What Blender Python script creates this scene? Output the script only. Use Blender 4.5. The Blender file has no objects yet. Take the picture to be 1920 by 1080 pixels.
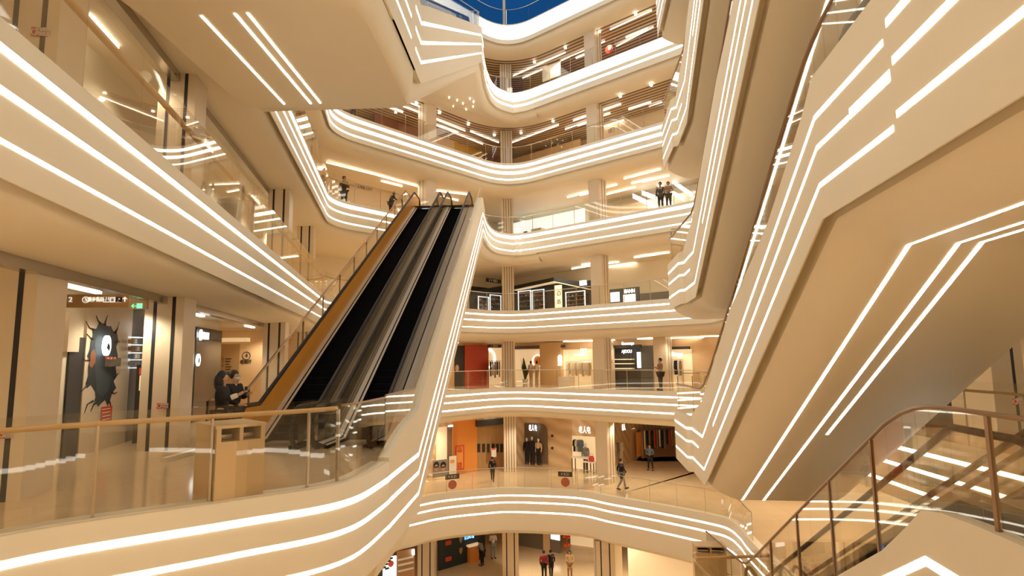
import bpy, bmesh, math, random
import numpy as np
from mathutils import Vector, Matrix
from mathutils.geometry import tessellate_polygon
random.seed(7)
SC = bpy.context.scene
COL = SC.collection
# ------------------------------------------------------------------ camera
F, PIT, ROLL, EH = 1110., .1195, -.0129, 1.85
cp, sp = math.cos(PIT), math.sin(PIT)
_fw = Vector((0, cp, sp)); _up = Vector((0, -sp, cp)); _rt = Vector((1, 0, 0))
_c, _s = math.cos(ROLL), math.sin(ROLL)
R_ = _c*_rt + _s*_up; U_ = -_s*_rt + _c*_up
EYE = Vector((0, 0, EH))
cam = bpy.data.cameras.new('camera'); co = bpy.data.objects.new('camera', cam); COL.objects.link(co)
M = Matrix(((R_.x, U_.x, -_fw.x, 0), (R_.y, U_.y, -_fw.y, 0), (R_.z, U_.z, -_fw.z, EH), (0, 0, 0, 1)))
co.matrix_world = M
cam.sensor_width = 36; cam.lens = F/1920*36; cam.clip_start = .05; cam.clip_end = 500
SC.camera = co
def ray(x, y): return _fw + R_*((x-960)/F) - U_*((y-540)/F)
def atz(x, y, z):
    d = ray(x, y); return EYE + d*((z-EH)/d.z)
class Pl:
    """vertical plane through (x0,y0) along (dx,dy); local coords s (along) and z"""
    def __init__(s, x0, y0, dx, dy):
        l = math.hypot(dx, dy); s.p = Vector((x0, y0, 0)); s.d = Vector((dx/l, dy/l, 0)); s.n = Vector((s.d.y, -s.d.x, 0))
        if s.n.dot(EYE - s.p) < 0: s.n = -s.n          # towards the atrium
    def at(s, px, py, off=0):
        d = ray(px, py); p0 = s.p + s.n*off; q = EYE + d*((p0-EYE).dot(s.n)/d.dot(s.n))
        return (q-s.p).dot(s.d), q.z
    def pt(s, a, z, off=0):
        q = s.p + s.d*a + s.n*off; return Vector((q.x, q.y, z))
# ------------------------------------------------------------------ materials
def lin(c): return tuple(((v/255+.055)/1.055)**2.4 if v/255 > .04045 else v/255/12.92 for v in c)
MATS = {}
def mat(name, rgb, rough=.5, metal=0, emit=None, estr=0, spec=.5, noise=0, nscale=6):
    if name in MATS: return MATS[name]
    m = bpy.data.materials.new(name); m.use_nodes = True; nt = m.node_tree; b = nt.nodes['Principled BSDF']
    c = lin(rgb) if max(rgb) > 1 else rgb
    b.inputs['Base Color'].default_value = (*c, 1); b.inputs['Roughness'].default_value = rough
    b.inputs['Metallic'].default_value = metal; b.inputs['Specular IOR Level'].default_value = spec
    if noise:
        tc = nt.nodes.new('ShaderNodeTexCoord'); n = nt.nodes.new('ShaderNodeTexNoise'); n.inputs['Scale'].default_value = nscale
        n.inputs['Detail'].default_value = 4
        mx = nt.nodes.new('ShaderNodeMix'); mx.data_type = 'RGBA'; mx.blend_type = 'MULTIPLY'
        cr = nt.nodes.new('ShaderNodeValToRGB'); cr.color_ramp.elements[0].color = (1-noise,)*3+(1,); cr.color_ramp.elements[1].color = (1, 1, 1, 1)
        nt.links.new(tc.outputs['Object'], n.inputs['Vector']); nt.links.new(n.outputs['Fac'], cr.inputs['Fac'])
        mx.inputs[6].default_value = (*c, 1); mx.inputs[0].default_value = 1
        nt.links.new(cr.outputs['Color'], mx.inputs[7]); nt.links.new(mx.outputs[2], b.inputs['Base Color'])
    if emit:
        e = lin(emit) if max(emit) > 1 else emit
        b.inputs['Emission Color'].default_value = (*e, 1); b.inputs['Emission Strength'].default_value = estr
    MATS[name] = m; return m
def glass(name, tint, refl=1.0):
    m = bpy.data.materials.new(name); m.use_nodes = True; nt = m.node_tree; nt.nodes.clear()
    o = nt.nodes.new('ShaderNodeOutputMaterial'); mx = nt.nodes.new('ShaderNodeMixShader'); t = nt.nodes.new('ShaderNodeBsdfTransparent')
    g = nt.nodes.new('ShaderNodeBsdfGlossy'); fr = nt.nodes.new('ShaderNodeFresnel'); mu = nt.nodes.new('ShaderNodeMath'); mu.operation = 'MULTIPLY'
    mu.inputs[1].default_value = refl
    gm = nt.nodes.new('ShaderNodeNewGeometry'); ma = nt.nodes.new('ShaderNodeMath'); ma.operation = 'MULTIPLY_ADD'; ma.inputs[1].default_value = 1/1.5-1.5; ma.inputs[2].default_value = 1.5
    nt.links.new(gm.outputs['Backfacing'], ma.inputs[0]); nt.links.new(ma.outputs[0], fr.inputs['IOR'])
    t.inputs['Color'].default_value = (*tint, 1); g.inputs['Roughness'].default_value = .02; g.inputs['Color'].default_value = (1, .97, .92, 1)
    nt.links.new(fr.outputs[0], mu.inputs[0]); nt.links.new(mu.outputs[0], mx.inputs[0])
    nt.links.new(t.outputs[0], mx.inputs[1]); nt.links.new(g.outputs[0], mx.inputs[2]); nt.links.new(mx.outputs[0], o.inputs[0])
    MATS[name] = m; return m
CREAM = mat('cream_panel', (.80, .715, .555), .5, spec=.25, noise=.03, nscale=1.2)
COLM = mat('column_stone', (.76, .64, .48), .35, noise=.05, nscale=3)
DARKGAP = mat('dark_groove', (.02, .02, .022), .5)
LEDS = 3.9
LED = mat('led_strip', (.9, .88, .8), .5, emit=(1, 1, .93), estr=LEDS)
LEDW = mat('led_band', (.9, .88, .8), .5, emit=(1, .98, .90), estr=1.6)
CLIGHT = mat('ceiling_light', (.9, .88, .8), .5, emit=(1, .88, .70), estr=5.5)
STEEL = mat('brushed_steel', (.62, .55, .45), .28, 1)
BRONZE = mat('bronze_rail', (.30, .19, .11), .3, .8)
TAN = mat('tan_handrail', (.62, .40, .17), .35)
GLASS = glass('clear_glass', (.965, .96, .93), 1.0)
SMOKE = glass('smoked_glass', (.62, .60, .55), 1.0)
AMBER = mat('amber_panel', (.86, .38, .06), .2)
GREYP = mat('grey_panel', (.20, .18, .14), .25, .3)
BLACK = mat('black_step', (.006, .006, .009), .6, spec=.08)
RUBBER = mat('black_handrail', (.016, .013, .012), .5, spec=.2)
ALU = mat('aluminium_deck', (.66, .57, .45), .35, .25)
WHITE = mat('white_paint', (.8, .77, .7), .5)
DARK = mat('charcoal_panel', (.035, .037, .04), .35)
DGREY = mat('dark_grey', (.10, .095, .085), .45)
RED = mat('red_sign', (.62, .06, .03), .5)
REDW = mat('red_wall', (.60, .08, .035), .5, noise=.1)
ORANGE = mat('orange_wall', (.78, .30, .05), .5)
WOODW = mat('warm_wall', (.76, .53, .29), .5, noise=.1, nscale=2)
SKIN = mat('skin', (.55, .33, .22), .5)
HAIR = mat('black_hair', (.012, .010, .010), .45)
SIGNW = mat('lit_sign', (.9, .9, .88), .5, emit=(.95, 1, .98), estr=2.2)
WARMLIT = mat('warm_lit', (.8, .7, .5), .5, emit=(1, .70, .38), estr=.42)
WHITELIT = mat('cool_lit', (.85, .9, .9), .5, emit=(.85, .95, 1), estr=.8)
GREENLIT = mat('exit_green', (.1, .5, .25), .5, emit=(.2, .9, .45), estr=1.2)
BLUELIT = mat('blue_lit', (.1, .3, .7), .5, emit=(.15, .45, 1), estr=3)
SIGNTXT = mat('sign_white_glow', (.8, .78, .72), .5, emit=(1, .95, .85), estr=.55)  # glow added to lift the white lettering out of the gallery shade
INK = mat('dark_ink', (.03, .025, .02), .6)
PLANT = mat('plant_leaf', (.03, .07, .025), .5)
def tile_mat():
    m = mat('polished_tile', (.74, .56, .36), .09); nt = m.node_tree; b = nt.nodes['Principled BSDF']
    tc = nt.nodes.new('ShaderNodeTexCoord'); br = nt.nodes.new('ShaderNodeTexBrick')
    br.offset = 0; br.inputs['Scale'].default_value = 1; br.inputs['Mortar Size'].default_value = .004; br.inputs['Brick Width'].default_value = 1.0; br.inputs['Row Height'].default_value = 1.0
    br.inputs['Color1'].default_value = (.76, .58, .37, 1); br.inputs['Color2'].default_value = (.72, .54, .34, 1); br.inputs['Mortar'].default_value = (.52, .38, .23, 1)
    nt.links.new(tc.outputs['Object'], br.inputs['Vector']); nt.links.new(br.outputs['Color'], b.inputs['Base Color']); return m
TILE = tile_mat()
def slat_mat():
    m = mat('slatted_ceiling', (.32, .20, .10), .5); nt = m.node_tree; b = nt.nodes['Principled BSDF']
    uv = nt.nodes.new('ShaderNodeUVMap'); uv.uv_map = 'UVMap'; sx = nt.nodes.new('ShaderNodeSeparateXYZ')
    mm = nt.nodes.new('ShaderNodeMath'); mm.operation = 'MULTIPLY'; mm.inputs[1].default_value = 2.9
    fr = nt.nodes.new('ShaderNodeMath'); fr.operation = 'FRACT'; gt = nt.nodes.new('ShaderNodeMath'); gt.operation = 'GREATER_THAN'; gt.inputs[1].default_value = .42
    mx = nt.nodes.new('ShaderNodeMix'); mx.data_type = 'RGBA'; mx.inputs[6].default_value = (.10, .06, .035, 1); mx.inputs[7].default_value = (.60, .46, .31, 1)
    nt.links.new(uv.outputs[0], sx.inputs[0]); nt.links.new(sx.outputs['Y'], mm.inputs[0]); nt.links.new(mm.outputs[0], fr.inputs[0]); nt.links.new(fr.outputs[0], gt.inputs[0])
    nt.links.new(gt.outputs[0], mx.inputs[0]); nt.links.new(mx.outputs[2], b.inputs['Base Color']); return m
SLAT = slat_mat()
def vein_mat():
    m = mat('veined_stone', (.72, .52, .31), .3); nt = m.node_tree; b = nt.nodes['Principled BSDF']
    tc = nt.nodes.new('ShaderNodeTexCoord'); w = nt.nodes.new('ShaderNodeTexWave'); w.wave_type = 'BANDS'; w.bands_direction = 'DIAGONAL'
    w.inputs['Scale'].default_value = .7; w.inputs['Distortion'].default_value = 5; w.inputs['Detail'].default_value = 3; w.inputs['Detail Scale'].default_value = .6
    cr = nt.nodes.new('ShaderNodeValToRGB'); cr.color_ramp.elements[0].color = (.60, .42, .24, 1); cr.color_ramp.elements[1].color = (.76, .57, .36, 1)
    nt.links.new(tc.outputs['Object'], w.inputs['Vector']); nt.links.new(w.outputs['Color'], cr.inputs['Fac']); nt.links.new(cr.outputs['Color'], b.inputs['Base Color']); return m
VEIN = vein_mat()
def fold_mat():
    m = mat('pleated_curtain', (.42, .24, .09), .45); nt = m.node_tree; b = nt.nodes['Principled BSDF']
    tc = nt.nodes.new('ShaderNodeTexCoord'); w = nt.nodes.new('ShaderNodeTexNoise'); mp = nt.nodes.new('ShaderNodeMapping'); mp.inputs['Scale'].default_value = (6, 6, .3)
    cr = nt.nodes.new('ShaderNodeValToRGB'); cr.color_ramp.elements[0].color = (.28, .15, .05, 1); cr.color_ramp.elements[1].color = (.58, .36, .16, 1)
    nt.links.new(tc.outputs['Object'], mp.inputs['Vector']); nt.links.new(mp.outputs[0], w.inputs['Vector']); nt.links.new(w.outputs['Fac'], cr.inputs['Fac']); nt.links.new(cr.outputs['Color'], b.inputs['Base Color']); return m
FOLD = fold_mat()
# ------------------------------------------------------------------ mesh helpers
class MB:
    def __init__(s): s.v = []; s.f = []
    def quad_strip(s, rows, closed=False):
        """rows: list of equally long lists of points"""
        b = len(s.v); n = len(rows[0])
        for r in rows: s.v += [tuple(p) for p in r]
        for i in range(len(rows)-1):
            for j in range(n if closed else n-1):
                k = (j+1) % n
                s.f.append((b+i*n+j, b+i*n+k, b+(i+1)*n+k, b+(i+1)*n+j))
        return s
    def poly(s, pts):
        b = len(s.v); s.v += [tuple(p) for p in pts]; s.f.append(tuple(range(b, b+len(pts)))); return s
    def fill(s, pts):
        b = len(s.v); s.v += [tuple(p) for p in pts]
        for t in tessellate_polygon([[Vector(p) for p in pts]]): s.f.append(tuple(b+i for i in t))
        return s
    def box(s, c, sx, sy, sz, rz=0, M=None):
        M = M or (Matrix.Translation(c) @ Matrix.Rotation(rz, 4, 'Z'))
        b = len(s.v)
        for z in (-.5, .5):
            for x, y in ((-.5, -.5), (.5, -.5), (.5, .5), (-.5, .5)): s.v.append(tuple(M @ Vector((x*sx, y*sy, z*sz))))
        for q in ((0, 3, 2, 1), (4, 5, 6, 7), (0, 1, 5, 4), (1, 2, 6, 5), (2, 3, 7, 6), (3, 0, 4, 7)): s.f.append(tuple(b+i for i in q))
        return s
    def slab(s, pl, a0, z0, a1, z1, t=.05, off=0):
        """box on a vertical plane: s-range, z-range, thickness t towards the atrium"""
        P = [pl.pt(a, z, o) for o in (off, off+t) for a, z in ((a0, z0), (a1, z0), (a1, z1), (a0, z1))]
        b = len(s.v); s.v += [tuple(p) for p in P]
        for q in ((0, 3, 2, 1), (4, 5, 6, 7), (0, 1, 5, 4), (1, 2, 6, 5), (2, 3, 7, 6), (3, 0, 4, 7)): s.f.append(tuple(b+i for i in q))
        return s
    def tube(s, pts, r, n=8, cap=True):
        pts = [Vector(p) for p in pts]; rows = []
        for i, p in enumerate(pts):
            d = (pts[min(i+1, len(pts)-1)] - pts[max(i-1, 0)]).normalized()
            a = Vector((0, 0, 1)) if abs(d.z) < .9 else Vector((0, 1, 0))
            u = d.cross(a).normalized(); w = u.cross(d)
            rr = r[i] if isinstance(r, (list, tuple)) else r
            rows.append([p + (u*math.cos(t) + w*math.sin(t))*rr for t in [2*math.pi*k/n for k in range(n)]])
        s.quad_strip(rows, True)
        if cap: s.poly(rows[0]); s.poly(rows[-1][::-1])
        return s
    def lathe(s, c, prof, n=16):
        rows = [[Vector((c[0]+r*math.cos(t), c[1]+r*math.sin(t), c[2]+z)) for t in [2*math.pi*k/n for k in range(n)]] for r, z in prof]
        return s.quad_strip(rows, True)
    def build(s, name, m, parent=None, smooth=False, kind=None):
        me = bpy.data.meshes.new(name); me.from_pydata(s.v, [], s.f); me.validate()
        bm = bmesh.new(); bm.from_mesh(me); bmesh.ops.recalc_face_normals(bm, faces=bm.faces); bm.to_mesh(me); bm.free()
        me.materials.append(m)
        if smooth:
            for p in me.polygons: p.use_smooth = True
            try: me.set_sharp_from_angle(angle=math.radians(40))
            except Exception: pass
        o = bpy.data.objects.new(name, me); COL.objects.link(o)
        if parent: o.parent = parent
        if kind: o['kind'] = kind
        return o
def tag(o, label, cat, group=None):
    o['label'] = label; o['category'] = cat
    if group: o['group'] = group
    return o
def thing(name, label, cat, group=None, loc=(0, 0, 0)):
    o = bpy.data.objects.new(name, None); COL.objects.link(o); o.location = loc; o.empty_display_size = .2
    return tag(o, label, cat, group)
def copy_tree(o, parent=None):
    c = o.copy(); COL.objects.link(c); c.parent = parent
    for ch in list(o.children): copy_tree(ch, c)
    return c
def fillet(pts, rad, n=8):
    """2D polyline with quadratic rounding of corner i by tangent length rad[i]"""
    out = []
    for i, p in enumerate(pts):
        p = Vector(p); r = rad[i] if i < len(rad) else 0
        if i in (0, len(pts)-1) or not r: out.append(p); continue
        a = Vector(pts[i-1]); b = Vector(pts[i+1])
        p0 = p + (a-p).normalized()*r; p1 = p + (b-p).normalized()*r
        for k in range(n+1):
            t = k/n; out.append(p0*(1-t)**2 + p*2*t*(1-t) + p1*t*t)
    return out
def smooth_path(pts, n=5):
    P = [Vector(p) for p in pts]; out = []
    for i in range(len(P)-1):
        p0 = P[max(i-1, 0)]; p1 = P[i]; p2 = P[i+1]; p3 = P[min(i+2, len(P)-1)]
        for k in range(n):
            t = k/n; out.append(.5*((2*p1) + (p2-p0)*t + (2*p0-5*p1+4*p2-p3)*t*t + (3*p1-p0-3*p2+p3)*t**3))
    out.append(P[-1]); return out
def normals(path):
    N = []
    for i, p in enumerate(path):
        a = path[max(i-1, 0)]; b = path[min(i+1, len(path)-1)]
        d1 = (p-a); d2 = (b-p)
        d1 = d1.normalized() if d1.length > 1e-6 else d2.normalized(); d2 = d2.normalized() if d2.length > 1e-6 else d1
        n1 = Vector((-d1.y, d1.x)); n2 = Vector((-d2.y, d2.x)); n = (n1+n2).normalized()
        N.append(n/max(.5, n.dot(n1)))
    return N
def sweep(mb, path, z, prof, zf=None):
    """prof: list of (w, dz) or function i -> list; w positive = into the slab"""
    N = normals(path); rows = []
    for i, (p, n) in enumerate(zip(path, N)):
        pr = prof(i) if callable(prof) else prof
        rows.append([Vector((p.x+n.x*w, p.y+n.y*w, z+dz)) for w, dz in pr])
    return mb.quad_strip(rows)
def densify(path, step=1.5):
    out = [path[0]]
    for a, b in zip(path, path[1:]):
        n = max(1, int((b-a).length/step))
        for k in range(1, n+1): out.append(a+(b-a)*(k/n))
    return out
# ------------------------------------------------------------------ floors of the atrium
Z = {2: -11.4, 3: -5.6, 4: 0., 5: 5., 6: 10.15, 7: 15., 8: 20., 9: 25.}
PTS = [(-3.46, -1), (-9.25, 29.6), (-.2, 39.6), (10.2, 30.57), (9.4, 24), (8.0, -1)]
STD = fillet(PTS, [0, 1.5, 2.4, 1.3, 0, 0], 10)
STD = densify(STD, 2.0)
i_c1 = min(range(len(STD)), key=lambda i: (STD[i]-Vector((-9.1, 29.8))).length)
i_c3 = min(range(len(STD)), key=lambda i: (STD[i]-Vector((10.1, 30.4))).length)
L3P = smooth_path([(-7.2, 18), (-7.6, 26), (-6.6, 31.5), (-5, 33.6), (-3.8, 34.5), (-2, 35.2), (-.1, 35.55), (3.5, 34.7), (5.2, 33.1), (7.4, 31.1), (9.1, 29.3), (9.75, 28.3), (9.75, 26.8), (9.4, 23.9), (8.6, 12), (8, -1)], 5)
def tval(p):      # 0 on the left gallery, 1 along the far facade
    return min(1, max(0, (p.y-27.5)/4)) if p.x < -5 else (1 if p.y > 20 else 0)
def cove_prof(path, bottom=-1.45, dropL=1.70, dropV=1.95, fasc0=-.0):
    def f(i):
        t = tval(path[i]); drop = dropL+(dropV-dropL)*t
        pr = [(.34, .015), (.03, .015), (0, -.03), (0, bottom), (.02, bottom), (.02, bottom+.28), (.17, bottom+.28), (.17, bottom-.03)]
        for k in range(1, 9):
            u = k/8*math.pi/2; pr.append((.17+1.2*(1-math.cos(u)), bottom-.03-(drop+bottom-.03)*math.sin(u)))
        return pr
    return f
ntrim = [0]
def fascia(path, z, strips, **kw):
    ntrim[0] += 1
    t = sweep(MB(), path, z, cove_prof(path, **kw)).build('trim_%d' % ntrim[0], CREAM, smooth=True, kind='structure')
    for zc, h, m in strips:
        sweep(MB(), path, z, [(-.004, zc+h/2), (-.004, zc-h/2)]).build('light_strip', m, t)
    return t
def uv_sweep(name, path, z, w0, w1, m, kind='structure', dzf=None):
    N = normals(path); v = []; uv = []; f = []; s = 0
    for i, (p, n) in enumerate(zip(path, N)):
        if i: s += (p-path[i-1]).length
        for w in (w0, w1):
            v.append((p.x+n.x*w, p.y+n.y*w, z+(dzf(p) if dzf else 0))); uv.append((s, w))
    for i in range(len(path)-1): f.append((2*i, 2*i+1, 2*i+3, 2*i+2))
    me = bpy.data.meshes.new(name); me.from_pydata(v, [], f)
    L = me.uv_layers.new(name='UVMap')
    for lo in me.loops: L.data[lo.index].uv = uv[lo.vertex_index]
    me.materials.append(m); o = bpy.data.objects.new(name, me); COL.objects.link(o); o['kind'] = kind; return o
def cut(path, y0):     # drop the left-gallery points nearer than y0
    k = 0
    while path[k].y < y0: k += 1
    a, b = path[k-1], path[k]; t = (y0-a.y)/(b.y-a.y)
    return [a+(b-a)*t] + path[k:]
N3 = [(-.28, .085, LED), (-.66, .075, LED), (-1.12, .05, LED)]
SPEC = {
 3: [(-.40, .085, LED), (-.79, .085, LED), (-1.33, .085, LED)],
 4: [(-.28, .085, LED), (-.68, .08, LED), (-1.14, .08, LED)],
 5: N3,
 6: [(-.24, .19, LED), (-.66, .08, LED), (-1.14, .07, LED)],
 7: [(-.26, .18, LED), (-.68, .19, LED), (-1.14, .09, LED)],
 8: [(-.36, .62, LEDW), (-.98, .14, LED)],
 9: [(-.62, 1.05, LEDW)],
}
for k in (4, 5, 6, 7, 8, 9):
    path = cut(STD, 14.9) if k == 4 else STD
    fascia(path, Z[k], SPEC[k])
fascia(L3P, Z[3], SPEC[3], bottom=-2.35, dropL=2.7, dropV=2.75)
V_ = STD[i_c1:i_c3+1]; LW_ = STD[:i_c1+1]; RW_ = STD[i_c3:]
for k in (4, 5, 6, 7, 8, 9):
    uv_sweep('floor', cut(STD, 14.9) if k == 4 else STD, Z[k], .3, 7, TILE)
uv_sweep('floor', L3P, Z[3], .3, 11, TILE)
MB().poly([(-16.9, 44, Z[3]-.03), (19.9, 44, Z[3]-.03), (19.9, 59.9, Z[3]-.03), (-16.9, 59.9, Z[3]-.03)]).build('floor', TILE, kind='structure')
MB().fill([(10.0, 22, Z[3]-.03), (19.9, 22, Z[3]-.03), (19.9, 46, Z[3]-.03), (3, 46, Z[3]-.03), (3, 38, Z[3]-.03), (8, 33, Z[3]-.03), (10.0, 30, Z[3]-.03)]).build('floor', TILE, kind='structure')
MB().poly([(-22, -6, Z[2]), (22, -6, Z[2]), (22, 60, Z[2]), (-22, 60, Z[2])]).build('floor', TILE, kind='structure')
for k in (4, 5, 6, 7, 8):
    zz = Z[k+1]
    m = SLAT if k in (7, 8) else CREAM
    uv_sweep('ceiling', V_, zz, 1.36, 9, m, dzf=lambda p: -1.70-.25*tval(p)+.001)
    uv_sweep('ceiling', LW_, zz, 1.36, 7, CREAM, dzf=lambda p: -1.70-.25*tval(p))
    uv_sweep('ceiling', RW_, zz-1.95, 1.36, 7, CREAM)
uv_sweep('ceiling', L3P, 0-1.95, 4.5, 12, CREAM)
uv_sweep('ceiling', STD, Z[4]-1.94, 1.36, 9, CREAM)
uv_sweep('ceiling', L3P, Z[3]-2.75, 1.3, 13, CREAM)
# vertical planes of the shop fronts
PL_S = Pl(-9.0, 13, -.19, 1)
def PBL(D, dz=0): return Pl(-2.8-.7415*D, 36.8+.671*D, .671, .7415)
def PBR(D): return Pl(5.1+.6556*D, 35+.755*D, .755, -.6556)
def wall(name, pts, z0, z1, m=WOODW):
    return MB().quad_strip([[(x, y, z0) for x, y in pts], [(x, y, z1) for x, y in pts]]).build(name, m, kind='structure')
def vline(D, x0=-14, x1=15):
    a = PBL(D); b = PBR(D)
    # intersection
    A = np.array([[a.d.x, -b.d.x], [a.d.y, -b.d.y]]); t = np.linalg.solve(A, np.array([b.p.x-a.p.x, b.p.y-a.p.y]))
    P = a.p+a.d*t[0]
    La = a.p+a.d*((x0-a.p.x)/a.d.x); Lb = b.p+b.d*((x1-b.p.x)/b.d.x)
    return [(La.x, La.y), (P.x, P.y), (Lb.x, Lb.y)]
DW = {4: 4.2, 5: 5.5, 6: 6.5, 7: 6.0, 8: 6.5}
for k in (4, 5, 6, 7, 8):
    wall('wall_far', vline(DW[k]), Z[k], Z[k+1]-.05, WOODW if k in (4, 7) else CREAM)
    wall('wall_left', ([(-9-.19*(y-13), y) for y in (-3, 13, 21.3)] + [(-15, 21.4), (-15, 34)]) if k == 4 else [(-9-.19*(y-13), y) for y in (-3, 13, 22, 34)] if k == 5 else [(-12.5-.19*(y-13), y) for y in (-3, 13, 22, 34)], Z[k], Z[k+1]-.05, CREAM)
    wall('wall_right', [(14.5, -3), (15.5, 30)], Z[k], Z[k+1]-1.9, CREAM)
wall('wall_far', [(-14, 30), (-5.3, 39.1), (-2.6, 41), (.8, 43.5), (2.3, 42.7), (4, 41.6), (5.6, 41.9), (7.1, 42.6), (8.9, 44.9), (12, 49), (20, 49)], Z[3], -1.9, VEIN)
wall('wall_far', [(-20, 42), (20, 56)], Z[2], Z[3]-2.7, WOODW)
wall('wall_left', [(-13, -5), (-16, 42)], Z[2], -1.6, CREAM)
wall('wall_right', [(15, -5), (16, 56)], Z[2], -1.9, CREAM)
# outer shell of the building
for nm, pts in (('wall_left', [(-17, -5), (-17, 60)]), ('wall_right', [(20, -5), (20, 60)]), ('wall_far', [(-17, 60), (20, 60)]), ('wall_near', [(-17, -5), (20, -5)])):
    wall(nm, pts, Z[2]-.1, 26.9, CREAM)
# near gallery under the camera
MB().box((0, -2.6, -.2), 16, 4, .38).build('floor', TILE, kind='structure')
# ------------------------------------------------------------------ landing that carries the long escalators on the left
FR4 = smooth_path([(-7.4, 3.5), (-6.6, 5), (-6.05, 6.0), (-5.6, 6.68), (-5.3, 7.05), (-4.9, 7.4), (-4, 8.08), (-3.6, 8.4), (-2.95, 8.9), (-2.6, 9.35), (-2.42, 9.95), (-2.3, 11.2)], 5)
def landing_fascia(path, z, strips, bottom):
    ntrim[0] += 1
    t = sweep(MB(), path, z, [(.34, .015), (.03, .015), (0, -.03), (0, bottom), (.13, bottom), (.3, bottom-.2), (.5, bottom-.3)]).build('trim_%d' % ntrim[0], CREAM, smooth=True, kind='structure')
    for zc, h in strips:
        sweep(MB(), path, z, [(-.004, zc+h/2), (-.004, zc-h/2)]).build('light_strip', LED, t)
# path runs near -> far with the atrium on its right, as the gallery edges do
landing_fascia(FR4, 0, [(-.30, .095), (-.71, .075), (-1.15, .06)], -1.6)
fl = [(p.x-.02, p.y, 0.012) for p in FR4] + [(-2.2, 14.2, .012), (-6.6, 14.4, .012), (-6.6, 15.4, .012), (-13, 15.4, .012), (-13, 3.5, .012)]
MB().fill(fl).build('floor', TILE, kind='structure')
# upper twin of the landing: its soffit hangs over the atrium, top left
ZB = 10.45
def upper_landing():
    fr = [(-7.2, 6.6), (-5.6, 7.0), (-4.6, 7.6), (-3.6, 8.3), (-2.9, 8.8), (-2.5, 9.3), (-2.35, 10.2), (-2.22, 13.3)]
    so = [(-6.6, 9.9), (-5.72, 9.86), (-4.8, 9.85), (-3.9, 9.84), (-3.2, 9.83), (-2.72, 9.83), (-2.62, 10.3), (-2.5, 13.45)]
    rows = [[(x, y, ZB+.05) for x, y in fr], [(x, y, ZB-1.77) for x, y in fr]]
    for u, dz in ((.16, 0), (.16, .05), (.2, .05)):
        rows.append([(a[0]+(b[0]-a[0])*u, a[1]+(b[1]-a[1])*u, ZB-1.77+dz) for a, b in zip(fr, so)])
    for q in range(1, 9):
        u = q/8*math.pi/2; e = .2+.8*(1-math.cos(u))
        rows.append([(a[0]+(b[0]-a[0])*e, a[1]+(b[1]-a[1])*e, ZB-1.79-.60*math.sin(u)) for a, b in zip(fr, so)])
    mb = MB().quad_strip(rows)
    mb.fill([(x, y, ZB-2.39) for x, y in so] + [(-2.5, 13.9, ZB-2.39), (-5.6, 13.9, ZB-2.39), (-6.5, 13.9, ZB-2.39)])
    o = mb.build('ceiling', CREAM, smooth=True, kind='structure')
    MB().fill([(x, y, ZB+.05) for x, y in fr] + [(-2.2, 14.3, ZB+.05), (-8, 14.3, ZB+.05)]).build('floor', TILE, kind='structure')
    # three light lines in the soffit
    zs = ZB-2.39
    for (xa, ya, xb, yb) in ((377, 30, 533, 196), (440, 26, 583, 195), (464, 25, 601, 194)):
        a = atz(xa, ya, zs-.014); b = atz(xb, yb, zs-.014); d = (b-a).normalized(); n = Vector((d.y, -d.x, 0))*.022; h = Vector((0, 0, .02))
        m2 = MB().quad_strip([[a-n, a+n], [b-n, b+n]]); m2.build('light_strip', LED, o)
upper_landing()
# ------------------------------------------------------------------ columns
def column(x, y, z0, z1, rz, w=.78, sides=((-.24, -1), (.24, -1), (-1, -.2)), gw=.07):
    o = MB().box((x, y, (z0+z1)/2), w, w, z1-z0, rz).build('column', COLM, kind='structure')
    M_ = Matrix.Translation((x, y, 0)) @ Matrix.Rotation(rz, 4, 'Z')
    for fx, fy in sides:
        g = MB(); ax = fx*w/2 if abs(fx) == 1 else fx*w; ay = fy*w/2 if abs(fy) == 1 else fy*w
        c = M_ @ Vector((ax, ay, 0)); sx, sy = (gw, .012) if abs(fy) == 1 else (.012, gw)
        g.box((c.x, c.y, (z0+z1)/2), sx, sy, z1-z0, rz).build('groove', DARKGAP, o)
rzl = math.atan(.19)
COLOFF = {3.4: 1.7, 8.3: 1.95, 12.9: 1.5, 22.2: 1.0, 28.3: .9}
for k in (4, 5, 6):
    for y in (3.4, 8.3, 12.9, 22.2, 28.3):
        if k == 6 and y < 20: continue
        xe = -4.6-.197*(y-5) - COLOFF[y]
        column(xe, y+.35, Z[k], Z[k+1]-1.66, rzl)
for k in (3, 4, 5, 6, 7, 8):
    for pxx, D in ((946, None), (1122, 1.55), (801, 1.55), (1240, 1.6)):
        if k == 3 and pxx == 801: continue
        if pxx == 1240 and k != 4: continue
        if pxx == 946: x, y, rz = -.28, 41.0, .03
        elif pxx == 801:
            pl = PBL(D); s, z = pl.at(801, 300); q = pl.pt(s, 0); x, y, rz = q.x, q.y, math.atan2(.7415, .671)
        else:
            pl = PBR(1.55 if pxx == 1122 else 3.3); s, z = pl.at(pxx+4, 560 if pxx == 1122 else 690); q = pl.pt(s, 0); x, y, rz = q.x, q.y, math.atan2(-.6556, .755)
        z1 = (Z[k+1]-1.93)
        column(x, y, Z[k], z1, rz, .82, ((-.3, -1), (-.1, -1), (.12, -1), (.32, -1)) if pxx == 946 else ((-1, -.12), (-1, .25)) if pxx == 801 else ((1, -.12), (1, .25)), .032)
for x, y in ((-.3, 38.6), (-5.3, 37.2), (5.0, 35.0), (-8.5, 32.5)):
    column(x, y, Z[2], Z[3]-2.7, 0, 1.0)
for y in (11.4, 6.2):
    column(10.35 if y > 8 else 9.6, y+.6, 0, 3.1, -.06, .85)
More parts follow.
